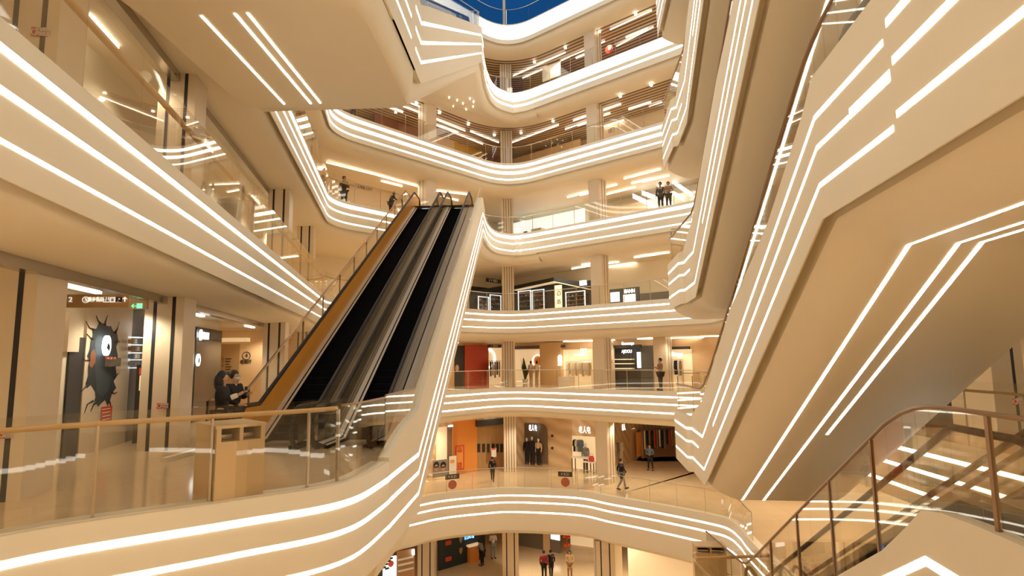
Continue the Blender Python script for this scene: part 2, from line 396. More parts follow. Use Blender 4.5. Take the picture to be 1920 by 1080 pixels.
# ------------------------------------------------------------------ glass railings
def resample(pts, seg):
    P = [Vector(p) for p in pts]; L = [0]
    for a, b in zip(P, P[1:]): L.append(L[-1]+(b-a).length)
    n = max(1, round(L[-1]/seg)); cuts = [L[-1]*i/n for i in range(n+1)]
    def at(s):
        for i in range(len(P)-1):
            if s <= L[i+1]+1e-9:
                t = (s-L[i])/max(1e-9, L[i+1]-L[i]); return P[i]+(P[i+1]-P[i])*t
        return P[-1]
    segs = []
    for a, b in zip(cuts, cuts[1:]):
        inner = [s for s in L if a+.02 < s < b-.02]
        segs.append([at(s) for s in [a]+inner+[b]])
    return segs
def hn(a, b):
    d = b-a; n = Vector((-d.y, d.x, 0)); return n.normalized() if n.length > 1e-9 else Vector((1, 0, 0))
def railing(label, pts, h=1.15, seg=1.6, cap=(.016, STEEL), hand=None, posts=None, group='glass railings', gm=GLASS, cuts=None, zup=None):
    r = thing('glass_railing', label, 'railing', None, tuple(pts[0]))
    o0 = Vector(pts[0]); up = Vector((0, 0, h))
    segs = cuts or resample(pts, seg)
    for sg in segs:
        q = [Vector(p)-o0 for p in sg]; g = .008
        d0 = (q[1]-q[0]).normalized()*.006; d1 = (q[-1]-q[-2]).normalized()*.006
        q[0] = q[0]+d0; q[-1] = q[-1]-d1
        rows = []
        for i, p in enumerate(q):
            n = hn(q[max(i-1, 0)], q[min(i+1, len(q)-1)])*g
            rows.append([p-n, p+n, p+n+up, p-n+up])
        m = MB().quad_strip(rows, True); m.poly(rows[0]); m.poly(rows[-1])
        m.build('glass_panel', gm, r)
    allp = [Vector(p)-o0 for p in (pts if not cuts else [p for s in cuts for p in s])]
    ap = [allp[0]]
    for p in allp[1:]:
        if (p-ap[-1]).length > .01: ap.append(p)
    if cap:
        MB().tube([p+up for p in ap], cap[0], 6).build('top_rail', cap[1], r, True)
    if hand:
        rr, m, hz, off = hand
        q = [p+hn(ap[max(i-1, 0)], ap[min(i+1, len(ap)-1)])*off+Vector((0, 0, hz)) for i, p in enumerate(ap)]
        MB().tube(q, rr, 10).build('handrail', m, r, True)
    if posts:
        pw, pm, off, ph = posts
        ends = [(s[0], hn(Vector(s[0]), Vector(s[1]))) for s in segs] + [(segs[-1][-1], hn(Vector(segs[-1][-2]), Vector(segs[-1][-1])))]
        for p, n in ends:
            c = Vector(p)-o0+n*off
            MB().box((c.x, c.y, c.z+ph/2), pw, pw*.6, ph, math.atan2(n.y, n.x)).build('post', pm, r)
    return r
# ------------------------------------------------------------------ escalator trusses
def truss(name, label, st, Ld, W, prof, strips, soff, deck=-.35):
    """st: stations (x, y, z0, top); Ld: lateral unit vector into the body"""
    o = thing(name, label, 'escalator truss', None, (st[0][0], st[0][1], st[0][2]))
    o0 = Vector(o.location); Ld = Vector(Ld).normalized(); rows = []
    for x, y, z0, top in st:
        pr = [(0, top)] + prof + [(W-.35, prof[-1][1]), (W-.1, prof[-1][1]+.15), (W, -1.4), (W, .1), (W-.12, .1), (W-.12, deck), (.22, deck), (.22, top-.04), (.2, top)]
        rows.append([Vector((x+Ld.x*w, y+Ld.y*w, z0+dz))-o0 for w, dz in pr])
    m = MB().quad_strip(rows, True); m.fill(rows[0]); m.fill(rows[-1])
    m.build('cladding', CREAM, o, True)
    def at(y):
        for a, b in zip(st, st[1:]):
            if a[1] <= y <= b[1]:
                t = (y-a[1])/(b[1]-a[1]); return Vector((a[0]+(b[0]-a[0])*t, y, a[2]+(b[2]-a[2])*t))
        e = st[0] if y < st[0][1] else st[-1]; return Vector((e[0], y, e[2]))
    for y0, y1, dz, h in strips:
        ys = [y0] + [s[1] for s in st if y0 < s[1] < y1] + [y1]; rows = []
        for y in ys:
            a = at(y)-o0-Ld*.004
            rows.append([a+Vector((0, 0, dz+h/2)), a+Vector((0, 0, dz-h/2))])
        MB().quad_strip(rows).build('light_strip', LED, o)
    for y0, y1, w, h in soff:
        ys = [y0] + [s[1] for s in st if y0 < s[1] < y1] + [y1]; rows = []
        for y in ys:
            p = at(y)-o0+Ld*w; z = Vector((0, 0, prof[-1][1]-.005))
            rows.append([p-Ld*h/2+z, p+Ld*h/2+z])
        MB().quad_strip(rows).build('light_strip', LED, o)
    return o
def lane(label, P, Y0, Y1, a, b, up, mats=(GREYP, GREYP), group=None, step=.3, hand_ext=1.2, sk=.2):
    """escalator lane between lateral offsets a and b; P(y, off) -> point on the nosing line; Y0..Y1 the inclined run (y of bottom, top)"""
    base = P(Y0, (a+b)/2); e = thing('escalator', label, 'escalator', group, tuple(base)); o0 = base
    lo, hi = a+sk, b-sk
    m = MB(); n = int(abs(Y1-Y0)/step); prof = []
    for i in range(n):
        t0 = Y0+(Y1-Y0)*i/n; t1 = Y0+(Y1-Y0)*(i+1)/n
        zz = P(t0, 0).z; prof += [(t0, zz), (t1, zz)]
    s_ = 1 if Y1 > Y0 else -1
    prof = [(Y0-s_*1.4, P(Y0, 0).z), (Y0, P(Y0, 0).z)] + prof + [(Y1+s_*.8, P(Y1, 0).z)]
    rows = []
    for y, z in prof:
        l = P(y, lo); r = P(y, hi); rows.append([Vector((l.x, l.y, z))-o0, Vector((r.x, r.y, z))-o0])
    m.quad_strip(rows).build('step_band', BLACK, e)
    ys = [Y0-s_*hand_ext] + [Y0] + [Y0+(Y1-Y0)*i/6 for i in range(1, 6)] + [Y1, Y1+s_*hand_ext]
    for off, pm, side in ((a, mats[0], 1), (b, mats[1], -1)):
        rows = []; rail = []
        for y in ys:
            p = P(y, off)-o0; z = Vector((0, 0, .86)); q = Vector((.012, 0, 0))
            rows.append([p-q, p+q, p+q+z, p-q+z]); rail.append(p+Vector((0, 0, .9)))
        bm = MB().quad_strip(rows, True); bm.poly(rows[0]); bm.poly(rows[-1]); bm.build('balustrade', pm, e)
        # handrail with rounded newel ends
        def endc(p, sg):
            return [p+Vector((0, sg*.42*math.sin(t), -.42+.42*math.cos(t))) for t in (.5, 1.0, 1.57, 2.1, 2.6, 3.0)]
        hr = endc(rail[0], -s_)[::-1] + rail + endc(rail[-1], s_)
        MB().tube(hr, .05, 8).build('handrail', RUBBER, e, True)
        # skirt: bright inner band beside the steps and the deck under the balustrade
        rows = []
        for y in ys:
            p = P(y, off)-o0; q = P(y, off+side*sk)-o0
            rows.append([p+Vector((0, 0, .16)), q+Vector((0, 0, .09))])
        MB().quad_strip(rows).build('skirt', ALU, e)
        MB().quad_strip([[P(y, off+side*sk)-o0+Vector((0, 0, .09)), P(y, off+side*(sk+.004))-o0+Vector((0, 0, -.3))] for y in ys]).build('brush_strip', BLACK, e)
        rows = []
        for y in ys:
            p = P(y, off)-o0; q = P(y, off+side*sk)-o0
            rows.append([p.lerp(q, t)+Vector((0, 0, .16-.07*t+.006)) for t in (.58, .74)])
        MB().quad_strip(rows).build('deck_gap', BLACK, e)
    for yy in (Y0-s_*.5, Y1+s_*.4):
        l = P(yy, lo)-o0; r = P(yy, hi)-o0; c = (l+r)/2
        MB().box((c.x, c.y, c.z+.012), (r-l).length, .5, .02).build('comb_plate', DGREY, e)
    return e
# ---- right-hand stack (rises towards the camera)
TD = Vector((.140, .990, 0)); TL = (.990, -.140, 0)
def tstack(x0, zb, zt, yt, base_label, glabel, topf, strips, rail_h, soff=True, rs=0):
    sl = .543; yb = yt+(zt-zb)/sl
    def fx(y): return x0+.1415*(y-6.9)
    def z0(y): return zt if y <= yt else (zb if y >= yb else zt-sl*(y-yt))
    ys = sorted(set([-1.5, yt-1.2, yt-.45, yt, yt+.4, yt+1.2, yt+2.2, yt+3.6, yt+5.2, yb-1.5, yb, yb+.7, yb+1.85]))
    st = [(fx(y), y, z0(y), topf(y-yt, yb-y)) for y in ys]
    st += [(fx(yb+2.0)-.14, yb+2.0, zb, .06), (5.45+x0-3.72, yb+4.3, zb, .05)]
    prof = [(0, -1.53), (.02, -1.53), (.02, -1.25), (.17, -1.25), (.17, -1.53), (.2, -1.565), (.28, -1.625), (.4, -1.70), (.52, -1.765), (.63, -1.815), (.72, -1.845), (.81, -1.868), (.9, -1.88)]
    so = [(-1.4, yb+.2, .93, .055), (-1.4, yb+.2, 1.46, .055), (-1.4, yt+5.2, 1.71, .055)] if soff else []
    S = [(y0+yt-6.95 if y0 > -1 else y0, y1+yt-6.95 if y1 < 15 else (yb+y1-16.16), d, h) for y0, y1, d, h in strips]
    t = truss('escalator_truss', base_label, st, TL, 3.55, prof, S, so)
    ry = [-1.2, yt-1.1, yt-.6, yt-.2, yt+.15, yt+.5, yt+1.0, yt+3, yb-1.2, yb, yb+.6, yb+4.1]
    pts = []
    for y in ry:
        top = np.interp(y, [s[1] for s in st], [s[3] for s in st]); p = Vector((np.interp(y, [s[1] for s in st], [s[0] for s in st]), y, z0(y)+float(top)))
        pts.append(p+Vector((TL[0], TL[1], 0))*.1-Vector((0, 0, .03)))
    # height so that the rail runs rail_h above the nosing line
    r = thing('glass_railing', glabel, 'railing', None, tuple(pts[0])); o0 = pts[0]
    def zs(y): return sum(z0(y-rs+d) for d in (-.8, -.5, -.2, .1, .4, .7))/6
    tops = [Vector((p.x, p.y, zs(y)+rail_h)) for p, y in zip(pts, ry)]
    def lerp(A, s):
        i = min(int(s), len(A)-2); return A[i]+(A[i+1]-A[i])*(s-i)
    par = []
    for i in range(len(ry)-1):
        n = max(1, round((pts[i+1]-pts[i]).length/1.7)); par.append([i+j/n for j in range(n+1)])
    for seg in par:
        for a, b in zip(seg, seg[1:]):
            A0, B0, A1, B1 = lerp(pts, a), lerp(pts, b), lerp(tops, a), lerp(tops, b); d = (B0-A0).normalized()*.006; n = Vector(TL)*.008
            q = [[A0+d-n-o0, A0+d+n-o0, A1+d+n-o0, A1+d-n-o0], [B0-d-n-o0, B0-d+n-o0, B1-d+n-o0, B1-d-n-o0]]
            m = MB().quad_strip(q, True); m.poly(q[0]); m.poly(q[1]); m.build('glass_panel', GLASS, r)
    MB().tube([p-o0 for p in tops], .03, 8).build('handrail', BRONZE, r, True)
    return t, r, fx, z0, yb, pts, tops
TSTR = [(-1.4, 5.12, -.13, .085), (5.2, 18.9-.0, -.27, .065),
        (-1.4, 5.07, -.52, .08), (5.13, 6.0, -.625, .115), (6.03, 14.6, -.65, .06), (16.9, 20.4, -.65, .055),
        (-1.4, 5.08, -1.02, .065), (5.15, 20.4, -1.12, .06)]
TSTR[1] = (5.2, 20.4, -.27, .065)
def topT(a, b):   # a: distance below the top kink, b: distance before the bottom kink
    if a < .0: return .25
    return float(np.interp(a, [0, .4, 2.1, 3.7, 5.2, 99], [.25, .16, .10, .36, .6, .6])) if b > 0 else float(np.interp(-b, [0, .7, 1.85, 5], [.6, .45, .1, .05]))
def lanesT(x0, fx, z0, yt, yb, labs):
    def P(y, off): return Vector((fx(y)+TL[0]*off, y+TL[1]*off*0, z0(y)))
    return [lane(labs[0], P, yb, yt, .5, 1.6, 1, (GLASS, GLASS)), lane(labs[1], P, yb, yt, 2.0, 3.1, 1, (GLASS, GLASS))]
TS = [(0, 5, 'cream escalator bridge with a brown three-line soffit, lowest of the right stack', 'outer glass side of the lowest full escalator bridge at right'),
      (5, 10.0, 'cream escalator bridge directly above the brown-soffit bridge, second of the stack', 'outer glass side of the second escalator bridge at right'),
      (10.0, 15, 'cream escalator bridge third up in the right stack, reaching the slatted-ceiling floor', 'outer glass side of the third escalator bridge at right'),
      (15, 20, 'topmost cream escalator bridge of the right stack, rounded end hanging at the top edge', 'outer glass side of the topmost escalator bridge at right')]
NAMES = ['lowest', 'second', 'third', 'topmost']
for i, (zb, zt, la, lb) in enumerate(TS):
    t, r, fx, z0, yb, pts, tops = tstack(3.72, zb, zt, 6.95, la, lb, topT, TSTR, .95)
    lanesT(3.72, fx, z0, 6.95, yb, ['outer escalator lane inside the %s bridge of the right stack' % NAMES[i], 'inner escalator lane inside the %s bridge of the right stack' % NAMES[i]])
    railing('glass end railing across the foot of the %s bridge of the right stack' % NAMES[i], [(5.6, yb+4.2, zb), (7.6, yb+4.25, zb)], 1.3, .5, (.015, STEEL), posts=(.03, BRONZE, .03, 1.2))
    railing('glass inner railing beside the foot of the %s bridge of the right stack' % NAMES[i], [(6.3, yb+4.0, zb), (6.15, yb+2.6, zb)], 1.3, .7, (.015, STEEL), posts=(.03, BRONZE, .03, 1.2))
    # landings
    MB().box((8.3, 2.6, zt-.16), 3.0, 8.3, .3).build('floor', TILE, kind='structure')
    MB().box((9.2, yb+2.4, zb-.16), 3.0, 4.2, .3).build('floor', TILE, kind='structure')
def topT0(a, b):
    return float(np.interp(a, [-9, -1.0, -.3, .4, 1.2, 99], [.0, -.02, -.06, -.22, -.34, -.34])) if b > 0 else float(np.interp(-b, [0, 1, 5], [-.2, .02, .05]))
t, r, fx, z0, yb, pts, tops = tstack(5.05, -5.6, 0, 7.85, 'cream escalator bridge going down, with one peaked light line, bottom right', 'large glass balustrade with bronze rail in front of the descending escalator, bottom right', topT0, [(-1.4, 15.3, -.75, .12)], 1.2, soff=False, rs=.3)
# bronze posts of the near balustrade
for yy in (6.5, 9.35, 11.2, 13.2, 15.4):
    i = yy; top = np.interp(yy, [p.y for p in tops], [p.z for p in tops]); bot = np.interp(yy, [p.y for p in pts], [p.z for p in pts]); x = np.interp(yy, [p.y for p in pts], [p.x for p in pts])
    MB().box((x-pts[0].x, yy-pts[0].y, (top+bot)/2-pts[0].z), .045, .05, top-bot).build('post', BRONZE, r)
lanesT(5.05, fx, z0, 7.85, yb, ['black handrail escalator lane just behind the bottom right glass balustrade', 'farther escalator lane going down beyond the bottom right glass balustrade'])
MB().box((10.6, 2.6, -.16), 4.0, 9.4, .3).build('floor', TILE, kind='structure')
MB().box((10.8, yb+2.4, -5.76), 3.2, 4.4, .3).build('floor', TILE, kind='structure')
# ---- left-hand long escalators (rise away from the camera over two floors)
AL = Vector((-.99924, .039, 0))
def afx(y): return -2.2+.039*(y-13.95)
def along(zb, zt, top, label, glab, llab, mats, prof, strips):
    y0, y1 = 14.0, 31.32; sl = (zt-zb)/(y1-y0)
    def z0(y): return zb if y <= y0 else (zt if y >= y1 else zb+sl*(y-y0))
    ys = [11.2, 11.9, 12.6, 13.4, 14, 15.1, 18.5, 23, 28, 30.4, 31.32, 31.9, 32.6]
    st = [(afx(y), y, z0(y), float(np.interp(y, [11.2, 11.9, 12.6, 13.4, 14, 15.1, 28, 30.4, 31.9, 33], top))) for y in ys]
    t = truss('escalator_truss', label, st, AL, 4.3, prof, strips, [])
    base = []; tops = []
    for y in [11.3, 12.2, 13.2, 14, 15.1, 17, 20, 24, 28, 30.9]:
        tp = float(np.interp(y, [s[1] for s in st], [s[3] for s in st])); p = Vector((afx(y), y, z0(y)))+AL*.1
        base.append(p+Vector((0, 0, tp-.03))); tops.append(p+Vector((0, 0, max(1.2, tp+.25) if y < 29 else 1.2)))
    r = thing('glass_railing', glab[0], 'railing', None, tuple(base[0])); o0 = base[0]
    for a in range(len(base)-1):
        n = max(1, round((base[a+1]-base[a]).length/2))
        for j in range(n):
            A0, B0 = base[a].lerp(base[a+1], j/n), base[a].lerp(base[a+1], (j+1)/n); A1, B1 = tops[a].lerp(tops[a+1], j/n), tops[a].lerp(tops[a+1], (j+1)/n)
            d = (B0-A0).normalized()*.006; nn = AL*.008
            q = [[A0+d-nn-o0, A0+d+nn-o0, A1+d+nn-o0, A1+d-nn-o0], [B0-d-nn-o0, B0-d+nn-o0, B1-d+nn-o0, B1-d-nn-o0]]
            m = MB().quad_strip(q, True); m.poly(q[0]); m.poly(q[1]); m.build('glass_panel', GLASS, r)
    MB().tube([p-o0 for p in tops], .022, 8).build('handrail', BRONZE, r, True)
    # outer left glass
    bl = [Vector((afx(y), y, z0(y)))+AL*(4.22) for y in (12.6, 14, 18, 23, 28, 31.32, 32.4)]
    railing(glab[1], bl, 1.05, 1.9, (.035, BRONZE), posts=(.04, RUBBER, .03, 1.05))
    def P(y, off):
        q = Vector((afx(y), y, z0(y)))+AL*off; return Vector((q.x, y, q.z))
    e1 = lane(llab[0], P, y0, y1, .75, 1.9, 1, mats[0]); e2 = lane(llab[1], P, y0, y1, 2.32, 3.72, 1, mats[1])
    # centre deck between the two lanes
    rows = [[P(y, 1.92)+Vector((0, 0, .17))-o0, P(y, 2.3)+Vector((0, 0, .17))-o0] for y in (13, 14, 20, 26, 31.32, 32.3)]
    to0 = Vector(t.location); rows = [[p+o0-to0 for p in rw] for rw in rows]
    MB().quad_strip(rows).build('centre_deck', ALU, t)
    rows = [[P(y, 3.76)+Vector((0, 0, .15))-to0, P(y, 4.2)+Vector((0, 0, .15))-to0] for y in (13, 14, 20, 26, 31.32, 32.3)]
    MB().quad_strip(rows).build('side_deck', CREAM, t)
    rows = [[P(y, .2)+Vector((0, 0, .15))-to0, P(y, .72)+Vector((0, 0, .15))-to0] for y in (13, 14, 20, 26, 31.32, 32.3)]
    MB().quad_strip(rows).build('side_deck', ALU, t)
    return t
PA = [(0, -1.6), (.12, -1.6), (.12, -1.56), (.16, -1.56), (.16, -1.65), (.22, -1.95), (.34, -2.2), (.55, -2.35), (.8, -2.39)]
PB = [(0, -1.77), (.12, -1.77), (.12, -1.73), (.16, -1.73), (.16, -1.82), (.2, -2.05), (.28, -2.25), (.4, -2.35), (.55, -2.385)]
along(0, 10, [.08, .31, .48, .6, .75, .93, 1.0, .85, .4, .1], 'long cream escalator body with three light lines, rising two floors at centre left',
      ('glass side with thin bronze rail along the right of the long black escalators', 'glass side with bronze rail along the left of the amber escalator panel'),
      ('right of the two long black escalators, with grey glass sides', 'left of the two long black escalators, with an amber left side'),
      ((SMOKE, SMOKE), (SMOKE, AMBER)), PA, [(11.2, 32.6, -.30, .09), (11.2, 32.6, -.71, .08), (11.2, 32.6, -1.17, .07)])
along(ZB, 20.1, [.2, .3, .3, .3, .32, .35, .35, .35, .3, .1], 'cream escalator body with stepped light lines crossing the top of the atrium',
      ('glass side above the stepped light lines at the top of the atrium', 'far glass side of the escalator hung at the top of the atrium'),
      ('right escalator lane on the cream body at the top of the atrium', 'left escalator lane on the cream body at the top of the atrium'),
      ((SMOKE, SMOKE), (SMOKE, SMOKE)), PB, [(11.2, 32.6, -.17, .10), (11.2, 32.6, -.70, .09), (11.2, 32.6, -1.22, .08)])
# upper landings that join the far facade
for k in (6, 8):
    ax = [q for q in STD if q.y > 36 and -.1 < q.x < 3]; an = dict((id(p), n) for p, n in zip(STD, normals(STD)))
    pth = smooth_path([(-1.54, 31.0), (-1.5, 33.4), (-1.38, 35.5), (-1.15, 37.0), (-.7, 38.0)] + [tuple(q+an[id(q)]*(-.02+.05*i/max(1, len(ax)-1))) for i, q in enumerate(ax)], 4)
    ntrim[0] += 1
    zz = Z[k]-.05 if k == 6 else Z[k]
    tr = sweep(MB(), pth, zz, [(.34, .015), (.03, .015), (0, -.03), (0, -1.45), (.13, -1.45), (.13, -1.41), (.17, -1.41), (.17, -1.48), (.25, -1.7), (.4, -1.88), (.7, -1.95)]).build('trim_%d' % ntrim[0], CREAM, smooth=True, kind='structure')
    for zc, h, m in SPEC[k]:
        sweep(MB(), pth[8:], zz, [(-.004, zc+h/2), (-.004, zc-h/2)]).build('light_strip', m, tr)
    for zc, h in ((-.30, .09), (-.71, .08), (-1.17, .07)):
        sweep(MB(), pth[:9], zz, [(-.004, zc+h/2), (-.004, zc-h/2)]).build('light_strip', LED, tr)
    MB().fill([(p.x-.02, p.y, zz+.01) for p in pth if p.x < .1] + [(-.2, 39.9, zz+.01), (-6.4, 33.2, zz+.01), (-6.2, 31.2, zz+.01)]).build('floor', TILE, kind='structure')
    MB().fill([(p.x-.6, p.y, zz-1.95) for p in pth if p.y < 37.9 and p.x < -.5] + [(-.6, 39.4, zz-1.95), (-6.4, 33.2, zz-1.95), (-6.2, 31.2, zz-1.95)]).build('ceiling', CREAM, kind='structure')
# ------------------------------------------------------------------ gallery railings
def off_path(path, w, z): 
    N = normals(path); return [(p.x+n.x*w, p.y+n.y*w, z) for p, n in zip(path, N)]
i_ap = min(range(len(STD)), key=lambda i: (STD[i]-Vector((-.2, 39.0))).length)
LV = {4: 'red wall shop floor', 5: 'lit vitrine floor', 6: 'floor where the long escalators end', 7: 'lower slatted-ceiling floor', 8: 'upper slatted-ceiling floor', 9: 'under the blue sky'}
for k in (4, 5, 6, 7, 8, 9):
    if k != 9 and k != 4 or True:
        railing('far glass railing left of the corner pillar, ' + LV[k], off_path(STD[i_c1+4:i_ap+1], .1, Z[k]), 1.15, 1.7, (.022, STEEL), posts=(.03, STEEL, .03, 1.15))
        railing('far glass railing right of the corner pillar, ' + LV[k], off_path(STD[i_ap:i_c3+1], .1, Z[k]), 1.15, 1.7, (.022, STEEL), posts=(.03, STEEL, .03, 1.15))
for k in (5, 6):
    lw = [p for p in STD[:i_c1+5]]
    railing('glass railing with tan handrail, left gallery, ' + LV[k], off_path(lw, .1, Z[k]), 1.25, 1.55, None, hand=(.05, TAN, 1.05, .13))
railing('glass railing, left gallery, ' + LV[7], off_path(STD[:i_c1+5], .1, Z[7]), 1.2, 1.7, (.02, STEEL))
railing('glass railing of the floor where shoppers walk, curving in front of the mannequin windows', off_path(L3P[8:65], .1, Z[3]), 1.15, 1.5, (.018, STEEL), posts=(.025, STEEL, .03, 1.15))
# near left railing with tan handrail: panel joints stand where the posts are
def nearest(px, py):
    q = atz(px, py, .02); return min(range(len(FR4)), key=lambda i: (FR4[i]-Vector((q.x, q.y))).length)
ix = sorted(set([0, 8, nearest(168, 978), nearest(397, 946), nearest(590, 917), nearest(645, 902), len(FR4)-1]))
ofs = off_path(FR4, .1, .0)
cuts = [[Vector(p) for p in ofs[a:b+1]] for a, b in zip(ix, ix[1:])]
railing('near glass railing with a tan handrail, curving across the lower left', ofs, 1.27, cuts=cuts[:5], cap=None, hand=(.035, TAN, 1.12, .1), posts=(.05, STEEL, .06, 1.1))
railing('curved glass pane with a thin bronze cap where the near railing meets the long escalators', ofs[ix[5]:], 1.17, .5, cap=(.018, BRONZE))
# railing of the right gallery and its lower twin
rr = [(9.6, 15.5, 0), (9.15, 12.4, 0), (8.85, 9.8, 0), (8.7, 9.0, 0)]
railing('glass railing with a tan handrail before the pillar at the right edge', rr, 1.3, 1.6, None, hand=(.03, TAN, 1.1, .1), posts=(.03, STEEL, .05, 1.1))
# ------------------------------------------------------------------ helpers for shop fronts and signs
def prect(pl, x0, y0, x1, y1, off=0):
    xm, ym = (x0+x1)/2, (y0+y1)/2
    a0, a1 = pl.at(x0, ym, off)[0], pl.at(x1, ym, off)[0]; z0, z1 = pl.at(xm, y1, off)[1], pl.at(xm, y0, off)[1]
    return min(a0, a1), z0, max(a0, a1), z1
def panel(pl, r, m, name, label=None, cat=None, t=.05, off=0, group=None, parent=None, floor=None, ceil=None):
    a0, z0, a1, z1 = prect(pl, *r, off)
    if floor is not None: z0 = floor
    if ceil is not None: z1 = ceil
    o = MB().slab(pl, a0, z0, a1, z1, t, off).build(name, m, parent)
    if label: tag(o, label, cat, group)
    return o
def text(name, s, pos, right, h, m, parent=None, ext=.01, align='CENTER', up=Vector((0, 0, 1))):
    cu = bpy.data.curves.new(name, 'FONT'); cu.body = s; cu.size = h; cu.extrude = ext; cu.align_x = align; cu.align_y = 'CENTER'
    to = bpy.data.objects.new(name, cu); COL.objects.link(to)
    dg = bpy.context.evaluated_depsgraph_get(); dg.update(); me = bpy.data.meshes.new_from_object(to.evaluated_get(dg))
    COL.objects.unlink(to); bpy.data.objects.remove(to)
    right = Vector(right).normalized(); n = right.cross(up)
    M_ = Matrix((( right.x, up.x, n.x, pos[0]), (right.y, up.y, n.y, pos[1]), (right.z, up.z, n.z, pos[2]), (0, 0, 0, 1)))
    me.transform(M_); me.materials.clear(); me.materials.append(m)
    o = bpy.data.objects.new(name, me); COL.objects.link(o)
    if parent: o.parent = parent
    return o
def rightof(pl): return Vector((0, 0, 1)).cross(pl.n)
def ptext(pl, s, x, y, hpx, m, off=.06, name='lettering', parent=None, label=None, cat='sign', width=None):
    a, z = pl.at(x, y, off); p = pl.pt(a, z, off); d = (p-EYE).length; h = hpx*d/F*1.35
    o = text(name, s, p, rightof(pl), h, m, parent)
    if width:
        W = width*d/F; xs = [(Vector(v.co)-p).dot(rightof(pl)) for v in o.data.vertices]; k = W/max(.01, max(xs)-min(xs))
        for v in o.data.vertices: v.co = Vector(v.co) + rightof(pl)*((Vector(v.co)-p).dot(rightof(pl))*(k-1))
    if label: tag(o, label, cat)
    return o
def disc(pl, x, y, rpx, m, name, off=.05, t=.05, parent=None, n=24, ring=0, sx=1):
    a, z = pl.at(x, y, off); c = pl.pt(a, z, off); d = (c-EYE).length; r = rpx*d/F
    mb = MB(); ang = [2*math.pi*k/n for k in range(n)]
    def circ(rr, o): return [c+pl.d*(math.cos(q)*rr*sx)+Vector((0, 0, math.sin(q)*rr))+pl.n*o for q in ang]
    if ring:
        mb.quad_strip([circ(r, 0), circ(r, t), circ(r-ring*d/F, t), circ(r-ring*d/F, 0), circ(r, 0)], True)
    else:
        mb.quad_strip([circ(r, 0), circ(r, t)], True); mb.poly(circ(r, t)); mb.poly(circ(r, 0))
    return mb.build(name, m, parent)
# ------------------------------------------------------------------ ceiling lights
def clight(x0, y0, x1, y1, z, lab, grp, wd=.042):
    a = atz(x0, y0, z); b = atz(x1, y1, z); d = b-a; c = (a+b)/2
    o = MB().box(c-Vector((0, 0, .02)), d.length, wd, .05, math.atan2(d.y, d.x)).build('ceiling_light', CLIGHT)
    return tag(o, lab, 'ceiling light', grp)
G8 = 'line lights under the upper slatted ceiling'; G7 = 'line lights under the lower slatted ceiling'; G6 = 'line lights under the cream ceiling by the escalator tops'; G5 = 'line lights over the dark vitrine shops'; G4 = 'line lights over the red wall shop floor'
for s in ((962, 142, 1060, 98), (980, 146, 1025, 126), (1051, 114, 1134, 77), (1144, 55, 1222, 19), (1156, 86, 1225, 50)):
    clight(*s, 23.0, 'slim line light under the upper slatted ceiling', G8)
for s in ((960, 267, 1047, 234), (1075, 226, 1164, 195), (1060, 242, 1144, 212), (1120, 241, 1170, 225), (1217, 200, 1241, 191), (732, 190, 790, 212), (765, 191, 790, 201), (812, 221, 872, 245), (812, 232, 905, 270), (882, 246, 935, 267)):
    clight(*s, 18.0, 'slim line light under the lower slatted ceiling', G7)
for s in ((1064, 370, 1104, 359), (1126, 354, 1157, 346), (1126, 367, 1191, 351), (1170, 335, 1239, 317), (1204, 341, 1255, 329), (612, 304, 700, 326), (700, 326, 789, 351), (814, 357, 880, 365)):
    clight(*s, 13.0, 'slim line light under the cream ceiling above the escalator tops', G6)
for s in ((1072, 504, 1107, 498), (1130, 495, 1160, 491), (1130, 502, 1192, 493), (1195, 482, 1255, 473)):
    clight(*s, 8.15, 'slim line light above the dark shops with vitrines', G5, .06)
for s in ((1056, 640, 1112, 639), (1136, 638, 1152, 637), (1202, 635, 1360, 631)):
    clight(*s, 3.0, 'slim line light at the ceiling edge above the red wall shop floor', G4, .1)
# rows of lights deeper under the gallery ceilings
def gal_lights(path, w, z, lab, grp, step=4, ln=1.6, wd=.065):
    N = normals(path); acc = 0
    for i in range(1, len(path)):
        acc += (path[i]-path[i-1]).length
        if acc < step: continue
        acc = 0; p = path[i]+N[i]*w; d = path[i]-path[i-1]
        o = MB().box((p.x, p.y, z), ln, wd, .05, math.atan2(d.y, d.x)).build('ceiling_light', CLIGHT); tag(o, lab, 'ceiling light', grp)
for k, nm in ((4, 'red wall shop floor'), (5, 'dark vitrine shop floor'), (6, 'floor of the escalator tops'), (7, 'lower slatted-ceiling floor'), (8, 'upper slatted-ceiling floor')):
    gal_lights(V_, 3.4, Z[k+1]-2.0, 'short line light deep under the ceiling of the '+nm, 'deep line lights, '+nm)
    gal_lights(LW_, 2.3 if k < 6 else 4, Z[k+1]-1.74, 'short line light in the left gallery ceiling, '+nm, 'left gallery line lights, '+nm, 5, 1.2, .12)
gal_lights(L3P, 5.6, -1.99, 'short line light over the polished floor where shoppers walk', 'line lights over the walking shoppers', 3, 1.6, .2)
gal_lights(L3P, 3.2, Z[3]-2.8, 'short line light over the ground hall', 'line lights over the ground hall', 3, 1.6, .2)
for x, y in ((5.8, 38.8), (9.3, 41), (3, 37.5)):
    tag(MB().box((x, y, Z[3]-2.8), 1.8, .25, .05, -.7).build('ceiling_light', CLIGHT), 'short line light over the ground hall', 'ceiling light', 'line lights over the ground hall')
def spot(x, y, z, lab, grp, r=.09):
    p = atz(x, y, z); return tag(MB().lathe((p.x, p.y, z-.06), [(0, 0), (r, 0), (r, .1), (0, .1)], 10).build('spotlight', CLIGHT), lab, 'spotlight', grp)
for x, y in ((1192, 26), (1124, 59), (1060, 89), (1002, 116)): spot(x, y, 22.95, 'round spotlight under the upper slatted ceiling', 'spotlights under the upper slatted ceiling')
